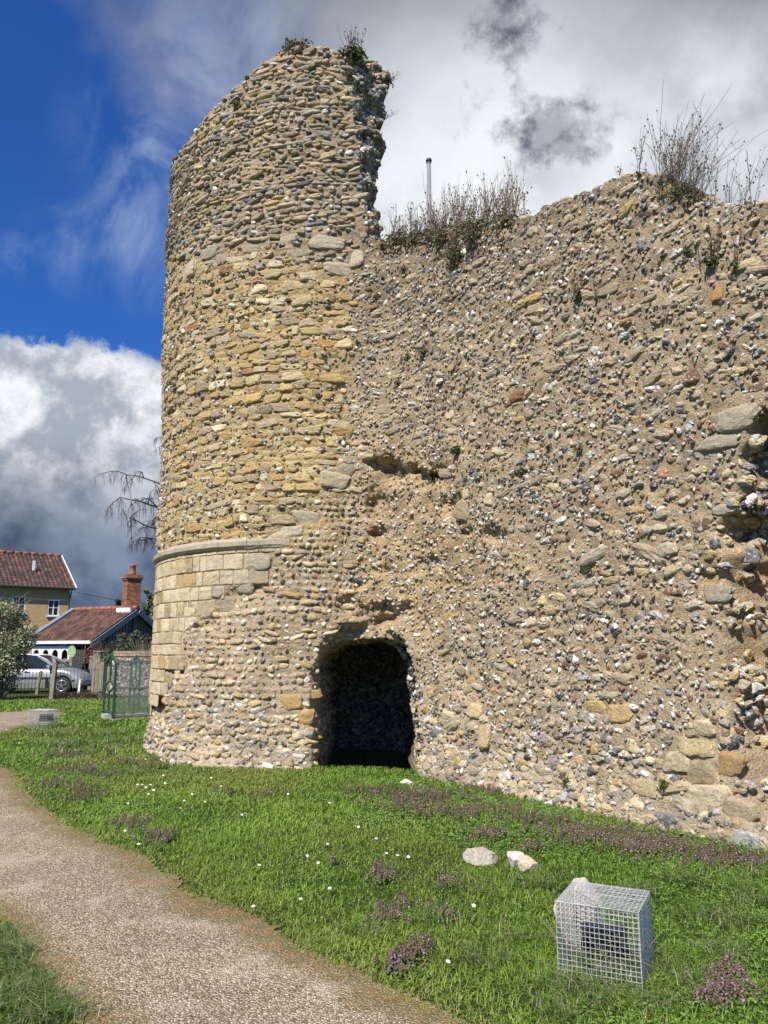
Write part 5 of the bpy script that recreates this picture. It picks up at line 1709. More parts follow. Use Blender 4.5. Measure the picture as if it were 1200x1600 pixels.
# projecting wing with a lower roof at the far left
wo = MB(); wc = -hu * 8.2 - hv * 1.2
wing_sl = unit(hv * 3.0 + Z * 1.55)
pantiles(wo, -hu * 13.2 - hv * 0.62 + Z * (eave - 0.12), hu, wing_sl, 7.0, 3.2, 0.26, 0.34, ((0.10, 0.055, 0.042), (0.075, 0.05, 0.04), (0.14, 0.07, 0.05)))
wo.build('lower_roof', TILE, house)
ww = MB(); ww.box(-hu * 9.9 - hv * 0.10 + Z * (eave - .35) / 2, (6.2, 0.3, eave - .35), (hu, hv, Z)); ww.build('wing_wall', OCHRE, house)
# windows of the wing stand on its own face
house_w2 = O0 + 0
for q in ():
    pass

# ------------------------------------------------------------------ outbuilding with pantile roof and chimney
oc = np.array([at(147, 998, 33.0).x, 33.0, 0.0])
ou = unit((0.9, -0.43, 0)); ov = unit((0.43, 0.9, 0))
LO, WO = 3.9, 5.0
ez = at(147, 1000, 33.0).z; rz_ = at(209, 950, 35.2).z
outb = thing('outbuilding', 'low outbuilding with red pantile roof and grey boarded gable behind the fence', 'outbuilding', tuple(oc))
mb_ = MB()
mb_.prism([(0.25, 0), (WO - 0.25, 0), (WO - 0.25, ez - 0.1), (WO / 2, rz_ - 0.15), (0.25, ez - 0.1)], -ou * 0.45, ov, Z, ou, 0.2)
mb_.prism([(0.25, 0), (WO - 0.25, 0), (WO - 0.25, ez - 0.1), (WO / 2, rz_ - 0.15), (0.25, ez - 0.1)], -ou * (LO - 0.1), ov, Z, ou, 0.2)
mb_.box(ov * (WO - .15) - ou * LO / 2 + Z * ez / 2, (LO - .6, 0.2, ez - .1), (ou, ov, Z))
mb_.box(ov * 0.95 - ou * LO / 2 + Z * ez / 2, (LO - .6, 0.12, ez - .1), (ou, ov, Z), 0)
mb_.build('wall', GREYR, outb)
sl = unit(ov * WO / 2 + Z * (rz_ - ez)); lsl = math.hypot(WO / 2, rz_ - ez) + 0.12
pt = MB(); pantiles(pt, -ou * LO - sl * 0.12 + Z * ez, ou, sl, LO, lsl, 0.235, 0.30, ((0.130, 0.064, 0.046), (0.095, 0.050, 0.040), (0.165, 0.080, 0.056), (0.06, 0.042, 0.036)))
sl2 = unit(-ov * WO / 2 + Z * (rz_ - ez)); pantiles(pt, ov * WO - ou * LO - sl2 * 0.12 + Z * ez, ou, sl2, LO, lsl, 0.235, 0.30)
for k in range(10):
    pt.tube([ov * WO / 2 - ou * (LO * (1 - k / 10.0)) + Z * (rz_ + 0.02), ov * WO / 2 - ou * (LO * (1 - (k + .97) / 10.0)) + Z * (rz_ + 0.035)], 0.10, 7, 0, np.array((0.30, 0.12, 0.065)) * rng.uniform(.8, 1.2))
rf = pt.build('roof', TILE, outb)
bb = MB()
for s_, o_ in ((sl, 0), (sl2, WO)):
    q = ov * o_ - s_ * 0.2 + Z * (ez - 0.14) + ou * 0.03
    bb.bar(q, q + s_ * (lsl + 0.02), 0.05, 0.24, up=np.cross(s_, ou))
bb.build('barge_board', BARGE, outb)
fl2 = MB(); q = -ou * (LO + .12) - sl * 0.1 + Z * (ez + .02)
for k in range(8):
    a_ = k * lsl / 8; fl2.bar(q + sl * a_ + Z * 0.02, q + sl * (a_ + lsl / 8 * .97) + Z * 0.02, 0.30, 0.14 - .01 * (k % 2), up=np.cross(sl, ou))
fl2.build('stepped_flashing', BARGE, outb)
tm = MB()
q = ov * WO / 2 + ou * -0.22
tm.bar(q + Z * (ez - .2), q + Z * (rz_ - 0.25), 0.14, 0.14, up=ou)
for k_, dx in enumerate((-1.5, 1.5)):
    qq = q + ov * dx; tm.bar(qq + Z * 0.4, qq + Z * (ez + .35), 0.12, 0.12, up=ou)
for k in range(14):
    dx = -1.2 + k * 0.19; tm.bar(q + ov * dx - ou * .01 + Z * (ez - .1), q + ov * dx - ou * .01 + Z * (rz_ - .35 - abs(dx) * .62), 0.05, 0.03, up=ou)
tm.build('timber_frame', IRON, outb)
gt = MB(); gt.bar(-ou * LO - ov * 0.16 + Z * (ez - .09), -ov * 0.16 + Z * (ez - .09), 0.12, 0.13); gt.build('gutter', WHITE, outb)
# arched white fascia under the eave, over the dark porch
fa = MB(); ua_, ub_ = -LO + 0.25, -1.35
ft, fb = ez - 0.24, ez - 0.80
xs = np.linspace(ua_, ub_, 5)
for k in range(4):
    a_, b_ = xs[k], xs[k + 1]; c_ = (a_ + b_) / 2; r_ = (b_ - a_) * 0.31
    arc_ = [(c_ + r_ * math.cos(th), fb + 0.18 + r_ * 1.25 * math.sin(th)) for th in np.linspace(0, math.pi, 9)]
    outl = [(a_, ft), (a_, fb), (c_ - r_, fb)] + arc_[::-1] + [(c_ + r_, fb), (b_, fb), (b_, ft)]
    # left half and right half so that each outline stays simple
    mid_i = 4
    left_ = [(a_, ft), (a_, fb), (c_ - r_, fb)] + arc_[::-1][:5] + [(c_, ft)]
    right_ = [(c_, ft)] + arc_[::-1][4:] + [(c_ + r_, fb), (b_, fb), (b_, ft)]
    fa.prism(left_, -ov * 0.02, ou, Z, ov, 0.04); fa.prism(right_, -ov * 0.02, ou, Z, ov, 0.04)
fa.build('arched_fascia', WHITE, outb)
ps = MB()
ps.bar(ou * -1.30 + ov * .05, ou * -1.30 + ov * .05 + Z * (ez - .1), 0.12, 0.12)
ps.bar(ou * (-LO + .1) + ov * .05, ou * (-LO + .1) + ov * .05 + Z * (ez - .1), 0.12, 0.12)
ps.bar(ou * (-LO + .1) + ov * .03 + Z * (fb - .06), ou * -1.3 + ov * .03 + Z * (fb - .06), 0.08, 0.10)
ps.build('porch_post', WOODG, outb)
br = MB(); brick_box(br, -ou * 1.62 + ov * 0.25 + Z * 0.65, (0.34, 0.34, 1.3), (ou, ov, Z)); br.build('brick_pier', BRICKC, outb)
dr = MB(); dr.box(-ou * 0.85 + ov * 0.06 + Z * 0.85, (0.75, 0.06, 1.7), (ou, ov, Z)); 
for k in range(6): dr.box(-ou * (1.16 - k * .125) + ov * 0.022 + Z * 0.85, (0.11, 0.02, 1.68), (ou, ov, Z))
dr.build('door', WOODD, outb)
pk = MB(); pk.box(-ou * 2.6 + ov * .88 + Z * 0.9, (2.4, 0.03, 1.75), (ou, ov, Z)); pk.build('porch_back', WOODD, outb)
# chimney on the ridge
ch = MB(); cb = ov * (WO / 2 + 0.1) - ou * 0.55
zt = at(207, 906, 35.2).z
ca, cbx = unit((0.80, 0.60, 0)), unit((-0.60, 0.80, 0))
brick_box(ch, cb + Z * ((rz_ - .5 + zt) / 2), (0.62, 0.62, zt - rz_ + .5), (ca, cbx, Z), 0.21, 0.07)
brick_box(ch, cb + Z * (zt + .04), (0.72, 0.72, 0.08), (ca, cbx, Z), 0.24, 0.08)
brick_box(ch, cb + Z * (zt + .125), (0.80, 0.80, 0.09), (ca, cbx, Z), 0.26, 0.09)
brick_box(ch, cb + Z * (zt + .21), (0.72, 0.72, 0.08), (ca, cbx, Z), 0.24, 0.08)
cho = ch.build('chimney', BRICKC, rf)
cp = MB(); cp.tube([cb + Z * (zt + .24), cb + Z * (zt + .36), cb + Z * (zt + .66), cb + Z * (zt + .67), cb + Z * (zt + .74)], [0.17, 0.145, 0.13, 0.155, 0.155], 14, 0, (0.36, 0.13, 0.07)); cp.build('chimney_pot', TILE, outb)
lf = MB(); lf.box(cb - ov * .38 + Z * (rz_ - .1), (0.85, 0.16, 0.22), (ou, ov, Z)); lf.build('lead_flashing', WHITE, outb)

# ------------------------------------------------------------------ silver car
SILVER = principled('silver_paint', (0.36, 0.385, 0.39), 0.42, 0.4)
RUBBER = principled('tyre_rubber', (0.03, 0.03, 0.03), 0.8)
ALLOY = principled('alloy', (0.55, 0.56, 0.57), 0.35, 0.8)
cx_w = at(100, 1072, 31.0).x
car = thing('parked_car', 'silver hatchback parked behind the iron railings, half hidden by the bush', 'car', (cx_w - 1.12, 31.0, 0), R(3))
# local x forwards (to the right), wheelbase 2.6, front wheel at +1.3
side = [(-2.0, 0.28), (-2.08, 0.55), (-2.05, 0.85), (-1.9, 0.98), (-1.1, 1.00), (0.0, 0.98), (0.78, 0.97), (1.15, 0.95), (1.55, 0.86), (1.88, 0.70), (2.04, 0.52), (2.05, 0.36), (1.95, 0.24)]
xs_ = np.concatenate([np.linspace(-2.07, 2.05, 60)])
topz = np.interp(xs_, [-2.07, -2.03, -1.9, -1.1, 0, .78, 1.2, 1.55, 1.85, 2.0, 2.05], [0.5, 0.90, 0.99, 1.0, 0.98, 0.975, 0.945, 0.87, 0.73, 0.6, 0.48])
botz = np.full(60, 0.22)
for wx_ in (-1.3, 1.3):
    dd = np.abs(xs_ - wx_); botz = np.where(dd < 0.37, np.maximum(botz, 0.31 + np.sqrt(np.clip(0.37 ** 2 - dd ** 2, 0, 1))), botz)
botz = np.where((xs_ > 1.95) | (xs_ < -2.0), 0.32, botz)
hw = 0.86 * (1 - 0.10 * np.clip((np.abs(xs_) - 1.5) / 0.55, 0, 1) ** 2)
sec = np.array([(0.0, 0.94), (0.25, 0.99), (0.55, 1.0), (0.8, 0.975), (0.93, 0.93), (1.0, 0.82)])
body = MB()
for sy in (-1, 1):
    G = np.zeros((60, len(sec) + 1, 3))
    for k, (f, wf) in enumerate(sec):
        G[:, k, 0] = xs_; G[:, k, 1] = sy * hw * wf; G[:, k, 2] = botz + (topz - botz) * f
    G[:, -1, 0] = xs_; G[:, -1, 1] = 0; G[:, -1, 2] = topz + 0.015
    body.grid(G, 0, (0.5, 0.5, 0.5), True)
for e_ in (0, -1):
    yy_ = np.array([sy * hw[e_] * wf for sy in (-1, 1) for _, wf in (sec if sy < 0 else sec[::-1])]); z2 = np.array([botz[e_] + (topz[e_] - botz[e_]) * f for sy in (-1, 1) for f, _ in (sec if sy < 0 else sec[::-1])])
    body.add(np.stack([np.full(len(yy_), xs_[e_]), yy_, z2], 1), [list(range(len(yy_)))])
# roof shell and pillars
rx = np.array([-1.98, -1.80, -1.45, -0.9, -0.2, 0.25, 0.62, 1.02]); rzv = np.array([1.02, 1.22, 1.42, 1.49, 1.50, 1.46, 1.30, 1.00])
ry = np.array([0.73, 0.69, 0.66, 0.65, 0.65, 0.66, 0.69, 0.73])
G = np.stack([np.stack([rx, -ry * f, rzv - (0.0 if abs(f) < .9 else 0.03)], 1) for f in (-1, -0.9, -0.5, 0, 0.5, 0.9, 1)], 1)
body.grid(G[1:6], 0, (0.5, 0.5, 0.5), True)
for sy in (-1, 1):
    for a_, b_ in (((-1.98, 0.78), (-1.45, 0.67)), ((1.04, 0.78), (0.25, 0.675)), ((-0.25, 0.81), (-0.28, 0.675))):
        za, zb = (0.98, np.interp(b_[0], rx, rzv) - 0.02)
        body.bar((a_[0], sy * a_[1], za), (b_[0], sy * b_[1], zb), 0.05, 0.07)
    body.tube([(-1.45, sy * .67, 1.40), (-0.9, sy * .665, 1.475), (-0.2, sy * .665, 1.485), (0.25, sy * .675, 1.445), (0.62, sy * .71, 1.28), (1.04, sy * .74, 0.985)], 0.035, 6)
body.build('body', SILVER, car)
gl = MB()
for sy in (-1, 1):
    for prt in ([(-1.85, 1.0), (-0.27, 0.99), (-0.27, 1.46), (-0.9, 1.46), (-1.42, 1.40)], [(-0.22, 0.99), (0.98, 0.985), (0.62, 1.25), (0.25, 1.43), (-0.22, 1.46)]):
        P = np.array([(x_, sy * (0.80 - (z_ - 0.98) / 0.5 * 0.13), z_) for x_, z_ in prt]); gl.add(P, [list(range(len(P)))])
gl.add([(1.03, -.72, .99), (1.03, .72, .99), (0.27, .57, 1.45), (0.27, -.57, 1.45)], [[0, 1, 2, 3]])
gl.add([(-1.97, -.68, 1.03), (-1.97, .68, 1.03), (-1.47, .55, 1.41), (-1.47, -.55, 1.41)], [[0, 1, 2, 3]])
gl.build('window', GLASS, car)
for wx_ in (-1.3, 1.3):
    for sy in (-1, 1):
        wmb = MB(); wmb.tube([(wx_, sy * 0.66, 0.31), (wx_, sy * 0.67, 0.31), (wx_, sy * 0.83, 0.31), (wx_, sy * 0.84, 0.31)], [0.28, 0.31, 0.31, 0.285], 28)
        wh = wmb.build('wheel', RUBBER, car)
        al = MB()
        for k in range(5):
            th = k * 2 * math.pi / 5 + 0.3
            p0 = np.array([wx_, sy * 0.85, 0.31]); p1 = p0 + np.array([math.cos(th), 0, math.sin(th)]) * 0.19
            al.bar(p0, p1, 0.03, 0.055, up=(0, 1, 0))
        thr = np.linspace(0, 2 * math.pi, 25)
        al.tube([(wx_ + .20 * math.cos(q), sy * .845, .31 + .20 * math.sin(q)) for q in thr], 0.018, 5)
        al.tube([(wx_, sy * .84, .31), (wx_, sy * .865, .31)], 0.05, 10)
        al.build('rim', ALLOY, wh)
for sy in (-1, 1):
    tr = MB()
    tr.bar((-0.9, sy * .868, .60), (0.85, sy * .868, .60), 0.02, 0.06); tr.bar((1.66, sy * .85, .50), (2.03, sy * .76, .50), 0.03, 0.07)
    for xx_ in (-0.28, 0.98, -1.15): tr.bar((xx_, sy * .863, .30), (xx_, sy * .862, .95), 0.008, 0.012)
    tr.build('trim_strip', RUBBER, car)
for sy in (-1, 1):
    mr = MB(); mr.box((0.80, sy * 0.93, 1.03), (0.12, 0.20, 0.13)); mr.build('mirror', SILVER, car)
for sy in (-1, 1):
    hd = MB(); hd.add([(1.62, sy * .80, .80), (1.95, sy * .70, .62), (1.99, sy * .70, .52), (1.75, sy * .82, .60)], [[0, 1, 2, 3]]); hd.build('headlight', LAMPGLASS, car)
for xx_ in (-0.05, -1.0):
    hn = MB(); hn.bar((xx_ - .1, -.872, .84), (xx_ + .1, -.872, .84), 0.02, 0.03); hn.build('handle', SILVER, car)

# ------------------------------------------------------------------ iron railings along the garden
fy_ = ground_at(80, 1093)[1]
x_l, x_r = at(-260, 1040, fy_).x, at(160, 1040, fy_).x
rail = thing('iron_railings', 'thin black iron railings with pointed bars along the garden edge', 'railings', ((x_l + x_r) / 2, fy_, 0))
rb = MB(); xm = (x_l + x_r) / 2
for zr in (0.22, 0.98): rb.bar((x_l - xm, 0, zr), (x_r - xm, 0, zr), 0.03, 0.012)
rb.build('rail', IRON, rail)
nb = int((x_r - x_l) / 0.118)
for k in range(nb if nb < 100 else 100):
    mb_ = MB(); xx_ = x_r - xm - k * 0.118
    mb_.tube([(xx_ + rng.normal(0, .006), 0.012, 0), (xx_, 0.012, 1.06), (xx_, 0.012, 1.12)], [0.0085, 0.0085, 0.002], 5); mb_.build('bar', IRON, rail)


def post(name, label, px, pyb, pyt, w_, dy=0.0, lean=0, mat=None, wpx=None):
    y0 = ground_at(px, pyb)[1] + dy
    p0 = at(px, pyb, y0); top = at(px, pyt, y0).z
    mb_ = MB(); r_ = np.random.default_rng(int(px))
    hts = np.linspace(0, top, 6)
    mb_.prism([(-w_ / 2, -0.05), (w_ / 2, -0.05), (w_ / 2 * .96 + lean, top - 0.02), (w_ * .1 + lean, top + .01), (-w_ / 2 * .96 + lean, top - 0.03)], (0, -w_ / 2, 0), (1, 0, 0), Z, (0, 1, 0), w_)
    o = mb_.build(name, mat or WOODG)
    o.location = (p0.x, y0, 0)
    return tag(o, label, 'post', 'posts along the garden edge')


post('fence_post', 'tall weathered wooden post in front of the silver car door', 80, 1093, 1036, 0.13, lean=0.05)
post('fence_post', 'tall square wooden post at the right end of the railings', 157, 1091, 1034, 0.14)
post('fence_post', 'short leaning grey post behind the railings left of the tall one', 57, 1085, 1048, 0.10, lean=0.10)
post('fence_post', 'short white painted post behind the railings near the car wheel', 123, 1084, 1061, 0.09, lean=0.04, mat=WHITE)

# board fence and flint wall behind the gate
bf = thing('board_fence', 'weathered close boarded timber fence right of the dark garden door', 'fence', (at(158, 1040, 30.5).x, 30.5, 0))
b0 = at(146, 1020, 30.5); b1 = at(177, 1018, 30.5)
mb_ = MB(); nbd = 8
for k in range(nbd):
    xx_ = (b0.x - bf.location.x) + (k + .5) * (b1.x - b0.x) / nbd
    mb_.box((xx_, 0, 0.77 + rng.uniform(-.01, .01)), ((b1.x - b0.x) / nbd - .008, 0.025, 1.54))
mb_.build('boards', WOODG, bf)
mb_ = MB(); mb_.bar((b0.x - bf.location.x, -.02, 1.60), (b1.x - bf.location.x, -.02, 1.60), 0.07, 0.05); mb_.build('top_rail', WOODG, bf)
gp = post('gate_post', 'square pale post between board fence and flint wall', 181, 1092, 1011, 0.36, 3.0, mat=WOODP)
fw0, fw1 = at(176, 1040, 29.0).x, at(300, 1040, 29.0).x
fwl = thing('flint_wall', 'low garden wall of flint with brick capping seen behind the green gate', 'wall', ((fw0 + fw1) / 2, 29.0, 0))
mb_ = MB(); ztw = at(200, 1017, 29.0).z
mb_.box((0, 0.15, (ztw - .2) / 2), (fw1 - fw0, 0.3, ztw - .2), None, 0, (0.30, 0.25, 0.19))
nfl = 900
P = np.stack([rng.uniform(-(fw1 - fw0) / 2, (fw1 - fw0) / 2, nfl), np.full(nfl, 0.0), rng.uniform(0.05, ztw - .28, nfl)], 1)
colr_f, _, _ = colours(nfl, {'white': 4, 'grey': 3, 'dark': 2, 'brown': 1, 'tan': 1})
add_stones(mb_, P, np.tile([1., 0, 0], (nfl, 1)), np.tile([0, 0, 1.], (nfl, 1)), np.tile([0, -1., 0], (nfl, 1)), np.stack([rng.uniform(.03, .07, nfl), rng.uniform(.025, .05, nfl), np.full(nfl, .03)], 1), rng.uniform(-1, 1, nfl), colr_f, 1)
mb_.build('flint_face', [MORTAR, FLINT], fwl)
mb_ = MB(); brick_box(mb_, (0, 0.15, ztw - .1), (fw1 - fw0, 0.36, 0.2), np.eye(3), 0.12, 0.1, ((0.36, 0.27, 0.19), (0.30, 0.22, 0.16), (0.26, 0.2, 0.15))); mb_.build('brick_capping', BRICKC, fwl)

# ------------------------------------------------------------------ footbridge with green pointed gate frames
def pointed_frame(mb_, P, U, w_, zt_, za, r=0.026):
    """upright frame with an arrow-head top: P foot, U across"""
    P = np.asarray(P, float); U = unit(U)
    a, b_ = P, P + U * w_; c_ = (a + b_) / 2
    mb_.bar(a, a + Z * za, r * 2, r * 2, up=U); mb_.bar(b_, b_ + Z * za, r * 2, r * 2, up=U)
    mb_.bar(a + Z * za, c_ + Z * zt_, r * 2, r * 2, up=np.cross(U, Z)); mb_.bar(b_ + Z * za, c_ + Z * zt_, r * 2, r * 2, up=np.cross(U, Z))
    mb_.bar(c_ + Z * 0.18, c_ + Z * 0.62, r * 1.5, r * 1.5, up=U); mb_.bar(c_ + Z * 0.92, c_ + Z * (zt_ - .05), r * 1.5, r * 1.5, up=U)
    d_ = 0.15; m_ = c_ + Z * 0.77
    q = [m_ - Z * d_, m_ + U * w_ * .42, m_ + Z * d_, m_ - U * w_ * .42]
    for k in range(4): mb_.bar(q[k], q[(k + 1) % 4], r * 1.3, r * 1.3, up=np.cross(U, Z))
    mb_.bar(a + Z * .18, b_ + Z * .18, r * 1.6, r * 1.6)


f0 = ground_at(161, 1121); f1 = ground_at(176, 1126)
bridge = thing('footbridge_gate', 'green metal gate with arrow-head frames and wire mesh beside the tower foot', 'gate', (f1[0], f1[1], 0))
b_ = np.array([f1[0], f1[1], 0.0])
A_ = np.array([f0[0], f0[1], 0.0]) - b_
A_len = float(np.linalg.norm(A_))
yN = f1[1]
ztop = at(172, 1022, yN).z; zsh = at(172, 1036, yN).z
mb_ = MB(); pointed_frame(mb_, A_, -A_, A_len, ztop, zsh, 0.026); mb_.build('pointed_frame', GREEN, bridge)
yF = ground_at(209, 1112)[1]
P2 = np.array([at(202, 1100, yF).x, yF, 0]) - b_
mb_ = MB(); pointed_frame(mb_, P2, (1, 0.05, 0), at(216, 1100, yF).x - at(202, 1100, yF).x, at(209, 1024, yF).z, at(209, 1037, yF).z, 0.024); mb_.build('pointed_frame', GREEN, bridge)
E2 = np.array([at(242, 1100, yN + 0.6).x, yN + 0.6, 0]) - b_
zr_, zm_ = at(178, 1034, yN).z, at(178, 1075, yN).z
mb_ = MB()
mb_.bar(Z * zr_, E2 + Z * zr_, 0.05, 0.05); mb_.bar(Z * zm_, E2 + Z * zm_, 0.045, 0.035)
mb_.bar(Z * 0.10, E2 + Z * 0.10, 0.04, 0.04); mb_.bar(E2, E2 + Z * zr_, 0.045, 0.045)
mb_.build('rail', STEEL, bridge)
mb_ = MB(); U2 = unit(E2); L2 = np.linalg.norm(E2)
pt_ = 0.05
for k in range(int((L2 + 1.35) / pt_)):                                  # expanded mesh: crossing diagonals
    for sg in (1, -1):
        u0_ = k * pt_ - (1.35 if sg > 0 else 0); h2 = zr_ - 0.12
        a0, a1 = u0_, u0_ + sg * h2 if sg > 0 else u0_ - h2
        # clip to panel
        pts = []
        t0, t1 = 0.0, 1.0
        du = a1 - a0
        lo = (0 - a0) / du; hi = (L2 - a0) / du
        if lo > hi: lo, hi = hi, lo
        t0, t1 = max(0, lo), min(1, hi)
        if t1 - t0 < 0.02: continue
        p_ = U2 * (a0 + du * t0) + Z * (0.12 + h2 * t0); q_ = U2 * (a0 + du * t1) + Z * (0.12 + h2 * t1)
        mb_.bar(p_, q_, 0.008, 0.008, up=np.cross(U2, Z))
mb_.build('mesh_panel', STEEL, bridge)
mb_ = MB()
for k in range(7):
    o_ = np.array([-.07, .34, 0]) * k * 0.42
    mb_.box(E2 / 2 + o_ + Z * 0.045 + np.array([.02, .1, 0]), (L2 + .1, 0.135, 0.05), (U2, np.cross(Z, U2), Z))
mb_.box(E2 / 2 + np.array([0.02, -0.02, -0.04]) , (L2 + .1, 0.06, 0.16), (U2, np.cross(Z, U2), Z))
mb_.build('deck_boards', WOODP, bridge)
mb_ = MB(); mb_.box(A_ / 2 + Z * 0.04, (0.40, 0.24, 0.16), (unit(A_), np.cross(Z, unit(A_)), Z)); mb_.build('concrete_footing', CONCRETE, bridge)

# round green sign hanging at the porch
sg = MB(); pc = at(112, 1018, 32.6)
th = np.linspace(0, 2 * math.pi, 20, endpoint=False)
sg.prism([(0.17 * math.cos(q), 0.24 * math.sin(q)) for q in th], (0, 0, 0), (1, 0, 0), Z, (0, 1, 0), 0.03, 0)
o = sg.build('hanging_basket_board', [principled('pale_green_board', (0.30, 0.42, 0.22), 0.6, 0, 0.3, 10)])
o.location = pc
tag(o, 'oval pale green board hanging at the porch corner above the car bonnet', 'board')

# overhead wire
wr = MB(); pA = at(118, 925, 47); pB = at(330, 938, 60)
wr.tube([pA.lerp(pB, k / 14) + Vector((0, 0, -0.5 * math.sin(math.pi * k / 14))) for k in range(15)], 0.022, 4)
o = wr.build('overhead_wire', IRON); tag(o, 'thin dark overhead wire running from the ochre house behind the chimney', 'wire')

# ================================================================== shrubs and trees
BARK = principled('bark', (0.11, 0.085, 0.065), 0.9, 0, 0.3, 10)
LEAF = leafy('leaf', 0.25, 0.45, 0.5)


def crown(mb_, centres, radii, n, size, cols_, flat=0.7, shell=0.35):
    centres = np.asarray(centres, float); radii = np.asarray(radii, float)
    w_ = radii ** 2; w_ = w_ / w_.sum()
    k = rng.choice(len(centres), n, p=w_)
    d = rng.standard_normal((n, 3)); d /= np.linalg.norm(d, axis=1, keepdims=True)
    r = radii[k] * (shell + (1 - shell) * rng.random(n) ** 0.5) * (1 + 0.25 * fbm_np(centres[k] + d * 2.5, 3, 555))
    c_ = centres[k] + d * r[:, None] * np.array([1, 1, flat])
    cc = np.array(cols_)[rng.integers(0, len(cols_), n)] * rng.uniform(0.6, 1.4, (n, 1))
    leaf_quads(mb_, c_, d + rng.normal(0, .7, (n, 3)), size * rng.uniform(0.6, 1.4, n), rng.uniform(0, 6.28, n), cc)


# silver-leaved bush at the far left
yb = 26.3
bx = at(2, 1092, yb)
bush = thing('silver_bush', 'large silvery grey-green bush with bare twigs at the left photo edge', 'bush', (bx.x, yb, 0))
mb_ = MB(); cs = []; rs = []
for (px_, py_, r_) in ((5, 960, .55), (25, 968, .45), (-20, 960, .6), (10, 1000, .62), (38, 1000, .42), (-25, 1010, .7), (30, 1035, .42), (5, 1040, .6), (46, 985, .28), (-30, 1060, .6), (12, 1068, .35), (28, 1012, .4)):
    p = at(px_, py_, yb + rng.uniform(-.4, .5)); cs.append((p.x - bx.x, p.y - yb, p.z)); rs.append(r_)
crown(mb_, cs, rs, 9500, 0.085, [(0.33, 0.35, 0.23), (0.24, 0.27, 0.15), (0.15, 0.19, 0.09), (0.42, 0.41, 0.28), (0.10, 0.13, 0.06)], 1.0)
mb_.build('crown', LEAF, bush)
mb_ = MB()
for k in range(7):
    a_ = rng.normal(0, .3, 2); top = np.array(cs[k])
    mb_.tube([(0.06 * rng.normal(), 0.06 * rng.normal(), 0), top * 0.45 + rng.normal(0, .1, 3), top], [0.085, 0.05, 0.015], 6)
mb_.build('trunk', BARK, bush)
mb_ = MB()
for k in range(90):
    c_ = np.array(cs[rng.integers(0, len(cs))]); d = rng.normal(0, 1, 3) * np.array([1, .6, .5]) + np.array([.55, 0, .55]); d /= np.linalg.norm(d)
    p1 = c_ + d * rng.uniform(.5, 1.15)
    mb_.tube([c_, (c_ + p1) / 2 + rng.normal(0, .05, 3), p1], [0.011, 0.008, 0.004], 3, cap=False)
mb_.build('twigs', principled('pale_twig', (0.36, 0.29, 0.20), 0.8), bush)


def tree(name, label, px, py_base, Y, top_py, wpx, cols_, n=2500, size=0.16, cone=False, trunk_r=0.12, cat='tree'):
    b0 = at(px, py_base, Y); zt_ = at(px, top_py, Y).z; w_ = wpx / FOCAL * Y
    root = thing(name, label, cat, (b0.x, Y, 0))
    mb_ = MB(); cs, rs = [], []
    for k in range(16):
        f = (k + 0.5) / 16
        ww_ = w_ * (1 - f * 0.85) if cone else w_ * math.sin(math.pi * (0.15 + 0.8 * f)) ** 0.6
        cs.append((rng.normal(0, ww_ * .28), rng.normal(0, ww_ * .28), zt_ * 0.25 + f * zt_ * 0.75 - .1)); rs.append(max(0.18, ww_ * 0.42))
    crown(mb_, cs, rs, n, size, cols_, 0.8, 0.25)
    mb_.build('crown', LEAF, root)
    mb_ = MB(); mb_.tube([(0, 0, 0), (0.05, 0, zt_ * .5), (0, 0, zt_ * .92)], [trunk_r, trunk_r * .6, trunk_r * .15], 7); mb_.build('trunk', BARK, root)
    return root


tree('conifer_tree', 'small dark conifer tip showing over the outbuilding roof left of the chimney', 180, 1018, 52, 934, 24, [(0.07, 0.10, 0.045), (0.10, 0.13, 0.05)], 2600, 0.22, True)
tree('evergreen_tree', 'low olive evergreen behind the roof ridge left of the conifer tip', 163, 1018, 56, 946, 20, [(0.16, 0.17, 0.06), (0.10, 0.12, 0.05)], 1800, 0.22)
tree('evergreen_tree', 'yellow green evergreen between the brick chimney and the tower', 226, 1018, 46, 918, 34, [(0.19, 0.19, 0.06), (0.12, 0.14, 0.05), (0.08, 0.10, 0.04)], 4200, 0.18, True)
tree('evergreen_tree', 'dark green evergreen close against the tower edge behind the gable', 242, 1018, 41, 935, 30, [(0.06, 0.085, 0.035), (0.09, 0.12, 0.05)], 3600, 0.17)
tree('garden_shrub', 'dark clipped evergreen shrub against the grey gable', 197, 1060, 30.3, 984, 46, [(0.045, 0.065, 0.035), (0.07, 0.095, 0.05), (0.10, 0.12, 0.07)], 5200, 0.085, False, 0.05, 'shrub')
tree('garden_shrub', 'second dark evergreen shrub beside the tower edge, right of the first', 226, 1060, 30.6, 990, 34, [(0.05, 0.07, 0.035), (0.08, 0.10, 0.055)], 3600, 0.085, False, 0.05, 'shrub')
sh = thing('dry_shrub', 'leafless pale twiggy shrub in front of the evergreen shrubs', 'shrub', (at(228, 1020, 30.0).x, 29.8, 0))
mb_ = MB()
for k in range(60):
    d = rng.normal(0, .22, 2); mb_.tube([(d[0] * .3, d[1] * .3, 0.3), (d[0], d[1], 1.4), (d[0] * 2, d[1] * 2, rng.uniform(1.7, 2.15))], [0.012, 0.009, 0.004], 3, cap=False)
mb_.build('twigs', principled('pale_dry_twig', (0.34, 0.27, 0.18), 0.8), sh)
cl_ = thing('climbing_plant', 'brown leafless climber on the wall left of the grey gable', 'climber', (at(160, 1010, 32.4).x, 32.3, 0))
mb_ = MB()
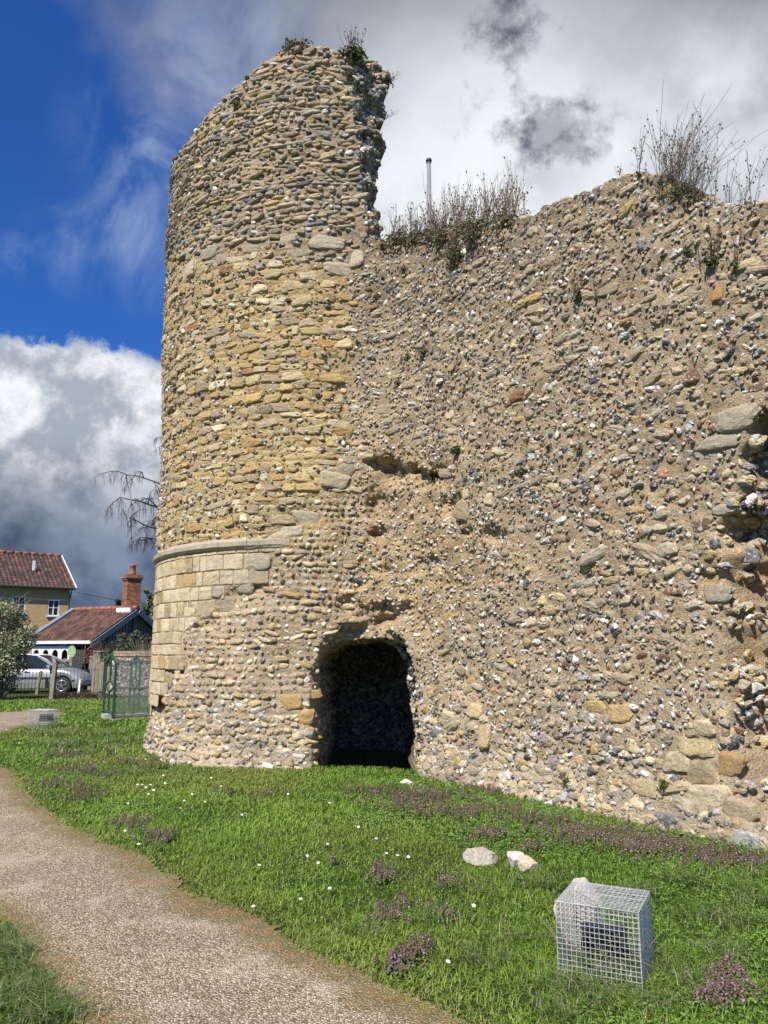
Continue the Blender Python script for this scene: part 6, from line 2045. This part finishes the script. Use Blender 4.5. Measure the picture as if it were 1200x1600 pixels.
for k in range(110):
    x0_ = rng.uniform(-.75, .75); z0_ = rng.uniform(1.0, 1.7); d = rng.normal(0, .25, 3)
    mb_.tube([(x0_, 0, z0_), (x0_ + d[0] * .5, d[1] * .3, z0_ + abs(d[2]) * .6), (x0_ + d[0], d[1] * .3, z0_ + abs(d[2]) * 1.1)], [0.011, 0.009, 0.005], 3, cap=False)
mb_.build('stems', principled('red_brown_stem', (0.24, 0.12, 0.07), 0.8), cl_)

# heap of brown leaves by the railings
lh = MB(); x0, y0 = ground_at(128, 1091)
n = 2600
a_ = rng.normal(0, 1, (n, 2)); P = np.stack([x0 + a_[:, 0] * .75, y0 + a_[:, 1] * .28, 0.22 * np.exp(-(a_[:, 0] ** 2 + a_[:, 1] ** 2) / 2) * rng.random(n) + 0.03], 1)
leaf_quads(lh, P, rng.normal(0, .5, (n, 3)) + Z, rng.uniform(.03, .07, n), rng.uniform(0, 6.28, n), np.array([0.15, 0.085, 0.05]) * rng.uniform(.5, 1.5, (n, 1)))
tag(lh.build('leaf_heap', LEAF), 'heap of brown dead leaves in the grass under the railings', 'leaf heap', kind='stuff')

# bare weeping birch behind the tower
yt = 34.0
tx0 = at(282, 900, yt).x
birch = thing('bare_birch_tree', 'leafless weeping birch reaching out behind the left edge of the tower', 'tree', (tx0, yt, 0))
TW = principled('birch_twig', (0.06, 0.05, 0.045), 0.9)
tk = MB(); tk.tube([(0, 0, 0), (0.05, 0, 3), (-0.1, 0, 8.5), (0.0, 0, 12.3)], [0.20, 0.16, 0.10, 0.03], 8); tk.build('trunk', BARK, birch)
lb_ = MB()


def limb(p, d, ln, r, depth):
    n = 7; pts = [p]
    q = np.array(p, float); dd = np.array(d, float)
    for k in range(n):
        dd = dd + rng.normal(0, .12, 3) + np.array([0, 0, (-0.06 if depth == 0 else -0.22 * (depth))]) * (0.4 + k / n)
        dd /= np.linalg.norm(dd); q = q + dd * ln / n; pts.append(q.copy())
    lb_.tube(pts, np.linspace(r, r * 0.35, n + 1), 4 if depth < 2 else 3, 0, cap=False)
    if depth < 3:
        m_ = (9, 9, 7)[depth]
        for k in range(m_):
            i = rng.integers(1, n + 1); b2 = dd * 0.3 + rng.normal(0, .65, 3) + np.array([0, 0, 0.15 if depth == 0 else -0.5])
            limb(pts[i], b2 / np.linalg.norm(b2), ln * (0.46 if depth < 2 else 0.55) * rng.uniform(.6, 1.2), r * 0.42, depth + 1)


for zz0, dx, dz, ln in ((6.2, -0.95, .55, 2.7), (5.2, -0.95, .42, 2.9), (7.4, -0.6, .9, 1.9), (4.6, -0.9, .2, 2.4), (6.6, .9, .6, 2.4), (5.6, .3, .5, 2.0), (8.2, -0.35, .9, 1.6), (4.0, -0.9, .1, 1.9)):
    limb((0, 0, zz0 + 2.3), unit((dx, rng.normal(0, .25), dz)), ln, 0.055, 0)
lb_.build('branches', TW, birch)
scene.cycles.max_bounces = 6
